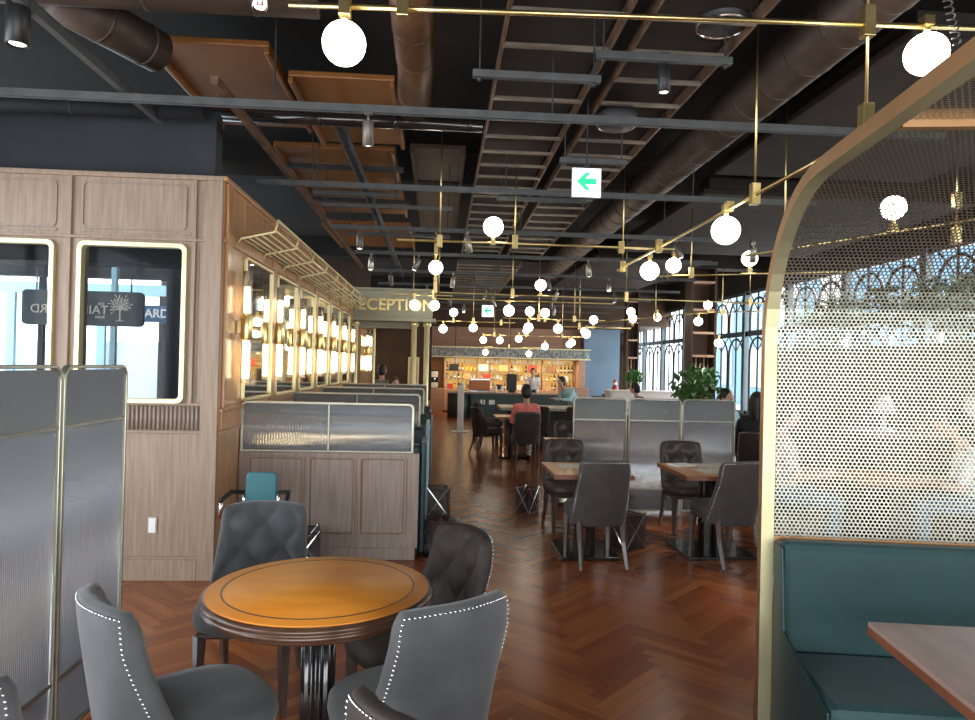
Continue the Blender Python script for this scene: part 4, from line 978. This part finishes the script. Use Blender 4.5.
# warm fill lights added under the canopy to brighten the bar, no fixtures there
for x in (.8, 2.3, 3.8):
    l = bpy.data.lights.new('bar_fill_light', 'AREA'); l.shape = 'RECTANGLE'; l.size = 1.3; l.size_y = .1; l.energy = 14; l.color = (1, .74, .42)
    o = bpy.data.objects.new('bar_fill_light', l); o.location = (x, 23.7, 1.84); COL.objects.link(o)
# bottles
def bottle(name, lab, h, rad, m, cap, cat='bottle', group=None, kind=0):
    r = empty(name, lab, cat, group=group)
    if kind == 0: pr = [(0, 0), (rad, .0), (rad, h*.55), (rad*.85, h*.65), (rad*.35, h*.78), (rad*.33, h*.94), (0, h*.94)]
    elif kind == 1: pr = [(0, 0), (rad*.95, 0), (rad, h*.1), (rad, h*.8), (rad*.7, h*.9), (0, h*.9)]
    else: pr = [(0, 0), (rad*.6, 0), (rad, h*.9), (rad*.93, h*.9), (rad*.55, h*.1), (0, h*.1)]
    bo = MB().lathe(pr, 10).build('body', m, r)
    if kind < 2: MB().lathe([(0, h*.9 if kind else h*.94), (rad*(.75 if kind else .38), h*.9 if kind else h*.94), (rad*(.75 if kind else .38), h), (0, h)], 8).build('cap', cap, r)
    if kind == 0: MB().lathe([(rad*1.02, h*.15), (rad*1.02, h*.42)], 10).build('label', PAPER, bo)
    return r
AMBG = mat('amber_bottle_glass', (.25, .09, .02), .15, col2=(.4, .16, .03)); GRNG = mat('green_bottle_glass', (.02, .09, .04), .15)
CLRG = mat('clear_bottle_glass', (.6, .6, .55), .1); REDP = mat('red_tin', (.45, .04, .03), .4); YELP = mat('yellow_tin', (.75, .5, .08), .4)
kinds_ = [bottle('syrup_bottle', 'amber bottle standing on the lit bar shelves', .27, .042, AMBG, BLACK, group='amber bottles on the bar shelves'),
          bottle('wine_bottle', 'green wine bottle standing on the lit bar shelves', .28, .036, GRNG, REDP, group='green bottles on the bar shelves'),
          bottle('clear_bottle', 'clear spirit bottle standing on the lit bar shelves', .26, .048, CLRG, SILV, group='clear bottles on the bar shelves'),
          bottle('storage_jar', 'white ceramic jar on the lit bar shelves', .20, .055, PAPER, BLACK, 'jar', 'white jars on the bar shelves', 1),
          bottle('storage_tin', 'yellow tin on the lit bar shelves', .18, .055, YELP, REDP, 'tin', 'yellow tins on the bar shelves', 1),
          bottle('paper_cup', 'white cup on the lit bar shelves', .11, .045, PAPER, PAPER, 'cup', 'white cups on the bar shelves', 2)]
refresh(); rnd = random.Random(4); used = set(); 
for zi, z in enumerate((.80, 1.12, 1.42, 1.70)):
    x = .26
    while x < 4.62:
        k = rnd.choice((0, 0, 1, 2, 2, 3, 4, 5) if zi < 3 else (5, 3, 5))
        if all(abs(x-u) > .07 for u in (.17, 1.29, 2.42, 3.57, 4.68)):
            c = kinds_[k] if k not in used else dup(kinds_[k]); used.add(k)
            c.location = (x, 24.1+rnd.uniform(.20, .33), z+.001)
        x += rnd.uniform(.115, .16)
BX = [(cloth('red_box', (.5, .06, .05)), 'red'), (cloth('tan_box', (.5, .33, .16)), 'tan'), (PAPER, 'white'), (BLACK, 'black'), (cloth('brown_box', (.2, .1, .05)), 'brown')]
for i in range(16):
    m_, cn = BX[i % 5]; zz = (.80, 1.12, 1.42)[(i*7) % 3]; xx = .36+(i % 8)*.565+(.12 if i > 7 else 0); w_ = .10+.03*(i % 3)
    tag(MB().box(-w_, w_, 0, .05, 0, .17+.03*(i % 3)).build('storage_box', m_, bevel=.006, loc=(xx, 24.11, zz+.002)), cn+' box at the front of the lit bar shelves', 'box', cn+' boxes on the bar shelves')
# things on the counter
CTR = [(1.15, 'espresso grinder', 0), (1.55, 'tray', 1), (2.05, 'cup stack', 2), (2.9, 'screen', 3), (3.5, 'cup stack', 2)]
r = empty('espresso_machine', 'wide orange and chrome espresso machine on the bar counter', 'coffee machine', (1.25, 21.95, .79))
MB().box(-.32, .32, -.2, .2, .06, .36).build('body', mat('orange_enamel', (.5, .17, .05), .35), r, bevel=.03); MB().box(-.34, .34, -.22, .22, 0, .06).build('drip_tray', SILV, r, bevel=.01); MB().box(-.3, .3, -.18, .18, .36, .42).build('cup_rail', SILV, r, bevel=.01)
r = empty('counter_monitor', 'dark upright screen standing on the bar counter', 'monitor', (2.25, 21.9, .79))
MB().box(-.16, .16, -.02, .02, .06, .58).build('screen', STEELK, r, bevel=.01); MB().box(-.1, .1, -.08, .08, 0, .06).build('stand', BLACK, r)
for i, x in enumerate((1.75, 1.95, 2.65, 2.85, 3.05, 3.9)):
    r = empty('cup_stack', 'stack of white cups on the bar counter, %s from the left' % ordn[i], 'cups', (x, 21.85, .79))
    for k in range(3): MB().lathe([(0, .002), (.035, .002), (.048, .085), (.044, .085), (.03, .01), (0, .01)], 10).build('cup', PAPER, r).location.z = k*.055
for i, x in enumerate((1.35, 1.62)):
    tag(MB().box(x-.09, x+.09, 21.59, 21.597, .42, .56).build('notice_card', PAPER), 'white notice card on the green counter front, %s one' % ('left', 'right')[i], 'notice')

# furniture by the far windows
r = empty('low_cabinet', 'long white low cabinet before the far windows', 'cabinet', (0, 16.7, 0))
MB().box(4.1, 6.4, 0, .5, 0, 1.05).build('body', WHITE, r, bevel=.01); MB().box(4.07, 6.43, -.03, .53, 1.05, 1.09).build('top', PAPER, r, bevel=.01)
q = MB()
for k in range(5): q.box(4.13+k*.455, 4.55+k*.455, -.012, 0, .12, 1.0)
q.build('door_panels', PAPER, r, bevel=.004)
def wine_col(x0, x1, y0, y1, lab):
    r = empty('shelf_column', lab, 'shelving', (x0, y0, 0)); w, d = x1-x0, y1-y0
    for x in (0, w-.05): MB().box(x, x+.05, 0, d, 0, 4.2).build('side_panel', DKBROWN, r)
    MB().box(.05, w-.05, d-.03, d, 0, 4.2).build('back_panel', DKBROWN, r)
    for z in (.5, 1.0, 1.9, 2.4, 2.9, 3.5): MB().box(.05, w-.05, 0, d-.03, z, z+.05).build('shelf', BARWOOD, r)
    n_ = int((w-.1)/.09)
    for k in range(n_): MB().cyl((.09+k*.09, d*.4, 1.05), (.09+k*.09, d*.4, 1.9), .022, 8).build('rod', BARWOOD if k % 2 else NICKEL, r)
wine_col(5.40, 5.97, 14.9, 15.3, 'tall dark brown shelf column between the right windows')
wine_col(5.25, 5.62, 19.6, 19.9, 'tall dark brown shelf column beside the blue wall')
r = empty('console_table', 'small grey console against the blue wall', 'table', (5.35, 21.2, 0))
MB().box(-.35, .35, -.2, .2, .78, .83).build('top', STEEL, r); MB().box(-.32, .32, -.17, .17, .3, .33).build('shelf', STEEL, r)
for sx in (-1, 1):
    for sy in (-1, 1): MB().box(sx*.32-.02, sx*.32+.02, sy*.17-.02, sy*.17+.02, 0, .78).build('leg', STEEL, r)
r = empty('figurine', 'small red and white figurine on the console by the blue wall', 'figurine', (5.35, 21.2, .83))
MB().lathe([(0, 0), (.11, .0), (.12, .12), (.07, .26), (0, .28)], 14).build('body', REDP, r); MB().ball((0, 0, .33), .07, 12).build('head', PAPER, r); MB().lathe([(.07, .36), (.03, .44), (0, .46)], 12).build('hat', REDP, r)
r = empty('bar_side_box', 'low black cabinet at the foot of the blue wall', 'cabinet', (4.97, 22.2, 0)); MB().box(0, .5, 0, .4, .03, .68).build('body', BLACK, r, bevel=.01); MB().box(-.02, .52, -.02, .42, .68, .71).build('top', STEELK, r)

r = empty('service_counter', 'dark service counter seen low through the perforated hood', 'counter', (4.2, 6.5, 0))
MB().box(0, 2.4, 0, .6, 0, 1.0).build('body', DKBROWN, r, bevel=.01); MB().box(-.03, 2.43, -.03, .63, 1.0, 1.04).build('top', TOPG, r, bevel=.005)
r = empty('table_lamp', 'white table lamp on the service counter behind the hood', 'lamp', (4.4, 6.7, 1.04))
MB().lathe([(0, 0), (.10, 0), (.10, .02), (.02, .04), (.02, .22), (0, .22)], 20).build('base', WHITE, r); MB().lathe([(.12, .18), (.04, .36), (.036, .36), (.115, .18)], 24).build('shade', PAPER, r)
for i, (x, m_) in enumerate(((4.72, SEATT), (4.92, TOPW), (5.10, LTBLUE))):
    tag(MB().lathe([(0, 0), (.04, 0), (.055, .12), (.05, .12), (.036, .01), (0, .01)], 14).build('cup', m_, loc=(x, 6.65, 1.04)), '%s cup on the service counter behind the hood' % ('tan', 'orange', 'pale blue')[i], 'cup')
tag(MB().prism(rrect(5.25, 5.65, 1.04, 1.42, .06), 1, 6.6, 6.72).build('menu_panel', PAPER, bevel=.005), 'pale rounded panel standing on the service counter behind the hood', 'panel')

# ================================================================ PEOPLE
def cap(q, a, b_, r1, r2): q.tube([a, b_], r1, 12, r2); q.ball(a, r1, 12); q.ball(b_, r2, 12)
def rem(o, vx=.011):
    m_ = o.modifiers.new('r', 'REMESH'); m_.mode = 'VOXEL'; m_.voxel_size = vx; m_.use_smooth_shade = True
    m_ = o.modifiers.new('s', 'SMOOTH'); m_.factor = .5; m_.iterations = 3
    return o
def person(lab, loc, face, pose, shirt, pants, hair=HAIR, long_=False, s=1.0, group=None, shoe=BLACK, lean=0.0, reach=.30, sleeve=.5):
    r = empty('person', lab, 'person', loc, R(face)); r.scale = (s, s, s)
    if pose == 'sit': hz, hy = .56, -.06
    else: hz, hy = .92, 0
    V = Vector; L_ = lean
    pel = V((0, hy, hz)); ch = pel+V((0, .33*math.sin(L_), .33*math.cos(L_))); nk = ch+V((0, .17*math.sin(L_), .17*math.cos(L_)))
    hd = nk+V((0, .03+.12*math.sin(L_*.8), .155*math.cos(L_*.6)))
    hip = [pel+V((sx*.09, 0, -.02)) for sx in (-1, 1)]
    if pose == 'sit': knee = [V((sx*.12, hy+.44, hz-.05)) for sx in (-1, 1)]; ank = [V((sx*.12, hy+.42, .09)) for sx in (-1, 1)]
    else: knee = [V((sx*.10, .03, .50)) for sx in (-1, 1)]; ank = [V((sx*.11, -.02+.03*sx, .09)) for sx in (-1, 1)]
    sh = [ch+V((sx*.175, 0, .07)) for sx in (-1, 1)]
    el = [sh[i]+V(((-1, 1)[i]*.05, .10, -.25)) for i in (0, 1)]
    wr = [el[i]+V(((1, -1)[i]*.05, .22, .02+reach*.1-.03)) for i in (0, 1)]
    # skin: head, neck, arms, hands as one continuous mesh
    q = MB(); q.ball(hd, .098, 20, 1.22, 1.05, .82); q.ball(hd+V((0, .035, -.05)), .062, 14, 1.0, 1.0, .85)
    q.tube([hd+V((0, .095, .015)), hd+V((0, .118, -.022))], .010, 8, .016); q.ball(hd+V((0, .112, -.022)), .015, 8)
    for sx in (-1, 1): q.ball(hd+V((sx*.083, -.005, -.01)), .022, 10, 1.3, .8, .5)
    cap(q, nk-V((0, 0, .06)), hd-V((0, .02, .05)), .055, .050); q.ball(nk-V((0, 0, .05)), .075, 12, .6)
    for i in (0, 1):
        cap(q, sh[i], el[i], .046, .038); cap(q, el[i], wr[i], .038, .026)
        d = (wr[i]-el[i]).normalized(); sd = V((1, 0, 0)); dn = V((0, .35, -.9)).normalized()
        pm_ = wr[i]+d*.055; q.ball(pm_, .036, 10, .55, 1.15, 1.0); cap(q, wr[i], pm_, .026, .028)
        for k in range(4):
            b0 = pm_+d*.022+sd*(k-1.5)*.019; ln = (.032, .038, .036, .028)[k]
            m0 = b0+d*ln+dn*.004; cap(q, b0, m0, .0098, .009); cap(q, m0, m0+(d*.7+dn*.5).normalized()*ln*.9, .009, .008)
        in_ = 1 if i == 0 else -1
        cap(q, wr[i]+d*.02+sd*in_*.022, wr[i]+d*.055+sd*in_*.048+dn*.01, .012, .010); cap(q, wr[i]+d*.055+sd*in_*.048+dn*.01, wr[i]+d*.085+sd*in_*.05+dn*.02, .010, .0085)
    bd = rem(q.build('body', SKIN, r), .008)
    q = MB()
    for sx in (-1, 1): q.ball(hd+V((sx*.032, .092, .018)), .010, 8, .7, .6)
    q.build('eye', BLACK, bd)
    MB().ball(hd+V((0, .098, -.062)), .020, 10, .28, .5).build('mouth', cloth('lips', (.35, .12, .10)), bd)
    q = MB(); q.ball(hd+V((0, -.022, .028)), .107, 18, 1.12, 1.02, .90)
    if long_:
        cap(q, hd+V((0, -.06, 0)), hd+V((0, -.085, -.22)), .075, .05)
        for sx in (-1, 1): cap(q, hd+V((sx*.065, -.02, .0)), hd+V((sx*.075, -.05, -.20)), .035, .025)
    else: q.ball(hd+V((0, -.05, -.03)), .085, 14)
    rem(q.build('hair', hair, bd), .010)
    q = MB(); cap(q, pel+V((0, -.01, .02)), ch, .135, .145)
    q.ball(pel+V((.05, 0, .06)), .115, 12); q.ball(pel+V((-.05, 0, .06)), .115, 12); q.ball(ch+V((.06, 0, .0)), .125, 12); q.ball(ch+V((-.06, 0, .0)), .125, 12)
    cap(q, sh[0]+V((.02, 0, 0)), sh[1]-V((.02, 0, 0)), .068, .068); cap(q, ch+V((0, 0, .05)), nk-V((0, 0, .05)), .09, .062)
    for i in (0, 1):
        cap(q, sh[i], sh[i]+(el[i]-sh[i])*(1 if sleeve > .9 else .75), .062, .053)
        if sleeve > .9: cap(q, el[i], el[i]+(wr[i]-el[i])*.85, .050, .040)
    rem(q.build('shirt', shirt, r), .013)
    q = MB(); q.ball(pel, .145, 14, .85, .9, 1.15)
    for i in (0, 1): cap(q, hip[i], knee[i], .092, .065); cap(q, knee[i], ank[i]+V((0, 0, .02)), .064, .046)
    rem(q.build('trousers', pants, r), .013)
    for i in (0, 1):
        q = MB(); q.ball(ank[i]+V((0, .0, -.03)), .048, 12, 1.1); cap(q, ank[i]+V((0, 0, -.05)), ank[i]+V((0, .13, -.058)), .040, .031); rem(q.build('shoe', shoe, r), .011)
    return r
CORAL = cloth('coral_cloth', (.80, .22, .19)); PBLUE = cloth('pale_blue_cloth', (.33, .58, .66)); WCL = cloth('white_cloth', (.72, .72, .72))
JEAN = cloth('blue_jeans', (.10, .17, .27)); DK = cloth('dark_cloth', (.02, .02, .025)); GRC = cloth('grey_cloth', (.22, .20, .18)); PTN = mat('patterned_shirt', (.25, .22, .2), .8, col2=(.72, .68, .62), scale=40, ramp=(.45, .55))
FLORAL = mat('pale_patterned_trousers', (.2, .2, .2), .8, col2=(.65, .63, .6), scale=30, ramp=(.45, .55))
person('person in a coral top sitting at a small table, seen from behind', (1.45, 11.70, 0), 91, 'sit', CORAL, FLORAL, s=.97, sleeve=1)
person('person in pale blue bending over the long table', (3.05, 15.75, 0), -150, 'stand', PBLUE, PBLUE, lean=.75, s=.9, sleeve=1)
person('person in a white shirt working behind the bar counter', (3.05, 22.9, 0), -100, 'stand', WCL, DK, s=.93, lean=.2)
person('person in grey standing behind the reception desk', (-1.13, 13.95, 0), 80, 'stand', GRC, DK, s=.93, sleeve=1)
person('person with brown hair seated before the reception desk', (-.78, 12.45, .05), -60, 'sit', GRC, DK, hair=HAIRB, long_=True, s=.98)
person('person in a light shirt sitting by the right windows, facing the other guest', (4.25, 10.1, 0), -70, 'sit', PBLUE, DK, s=1.0)
person('long haired person in dark clothes by the right windows, seen from behind', (4.02, 8.66, 0), 60, 'sit', DK, DK, long_=True, s=1.0, sleeve=1)
person('person in dark clothes resting before the white cabinet', (4.45, 15.2, 0), 150, 'sit', DK, DK, s=1.0, lean=.35)
person('person in a patterned shirt at the table behind the perforated hood', (3.10, 6.05, 0), -20, 'sit', PTN, JEAN, s=1.0)
person('person in blue jeans seated behind the perforated hood', (4.45, 5.55, 0), 150, 'sit', WCL, JEAN, s=1.0, lean=.3)
for x, y, f, lab in ((3.10, 6.05, -20, 'white framed stool under the guest in the patterned shirt'), (4.45, 5.55, 150, 'white framed stool under the guest in blue jeans'), (4.25, 10.13, -70, 'stool under the guest in the light shirt'), (4.45, 15.2, 150, 'stool under the guest before the white cabinet'), (-.78, 12.45, -60, 'stool under the brown haired guest')):
    r = empty('stool', lab, 'stool', (x, y, 0), R(f))
    MB().box(-.2, .2, -.25, .15, .37, .43).build('seat', LEATH, r, bevel=.02)
    for sx in (-1, 1):
        for sy in (-.22, .12): MB().tube([(sx*.17, sy, .38), (sx*.19, sy*1.05, 0)], .013, 8).build('leg', NICKEL, r)
LBL = bpy.data.objects.get('wall_poster_side')
if LBL: LBL.name = 'wall_reception_end'
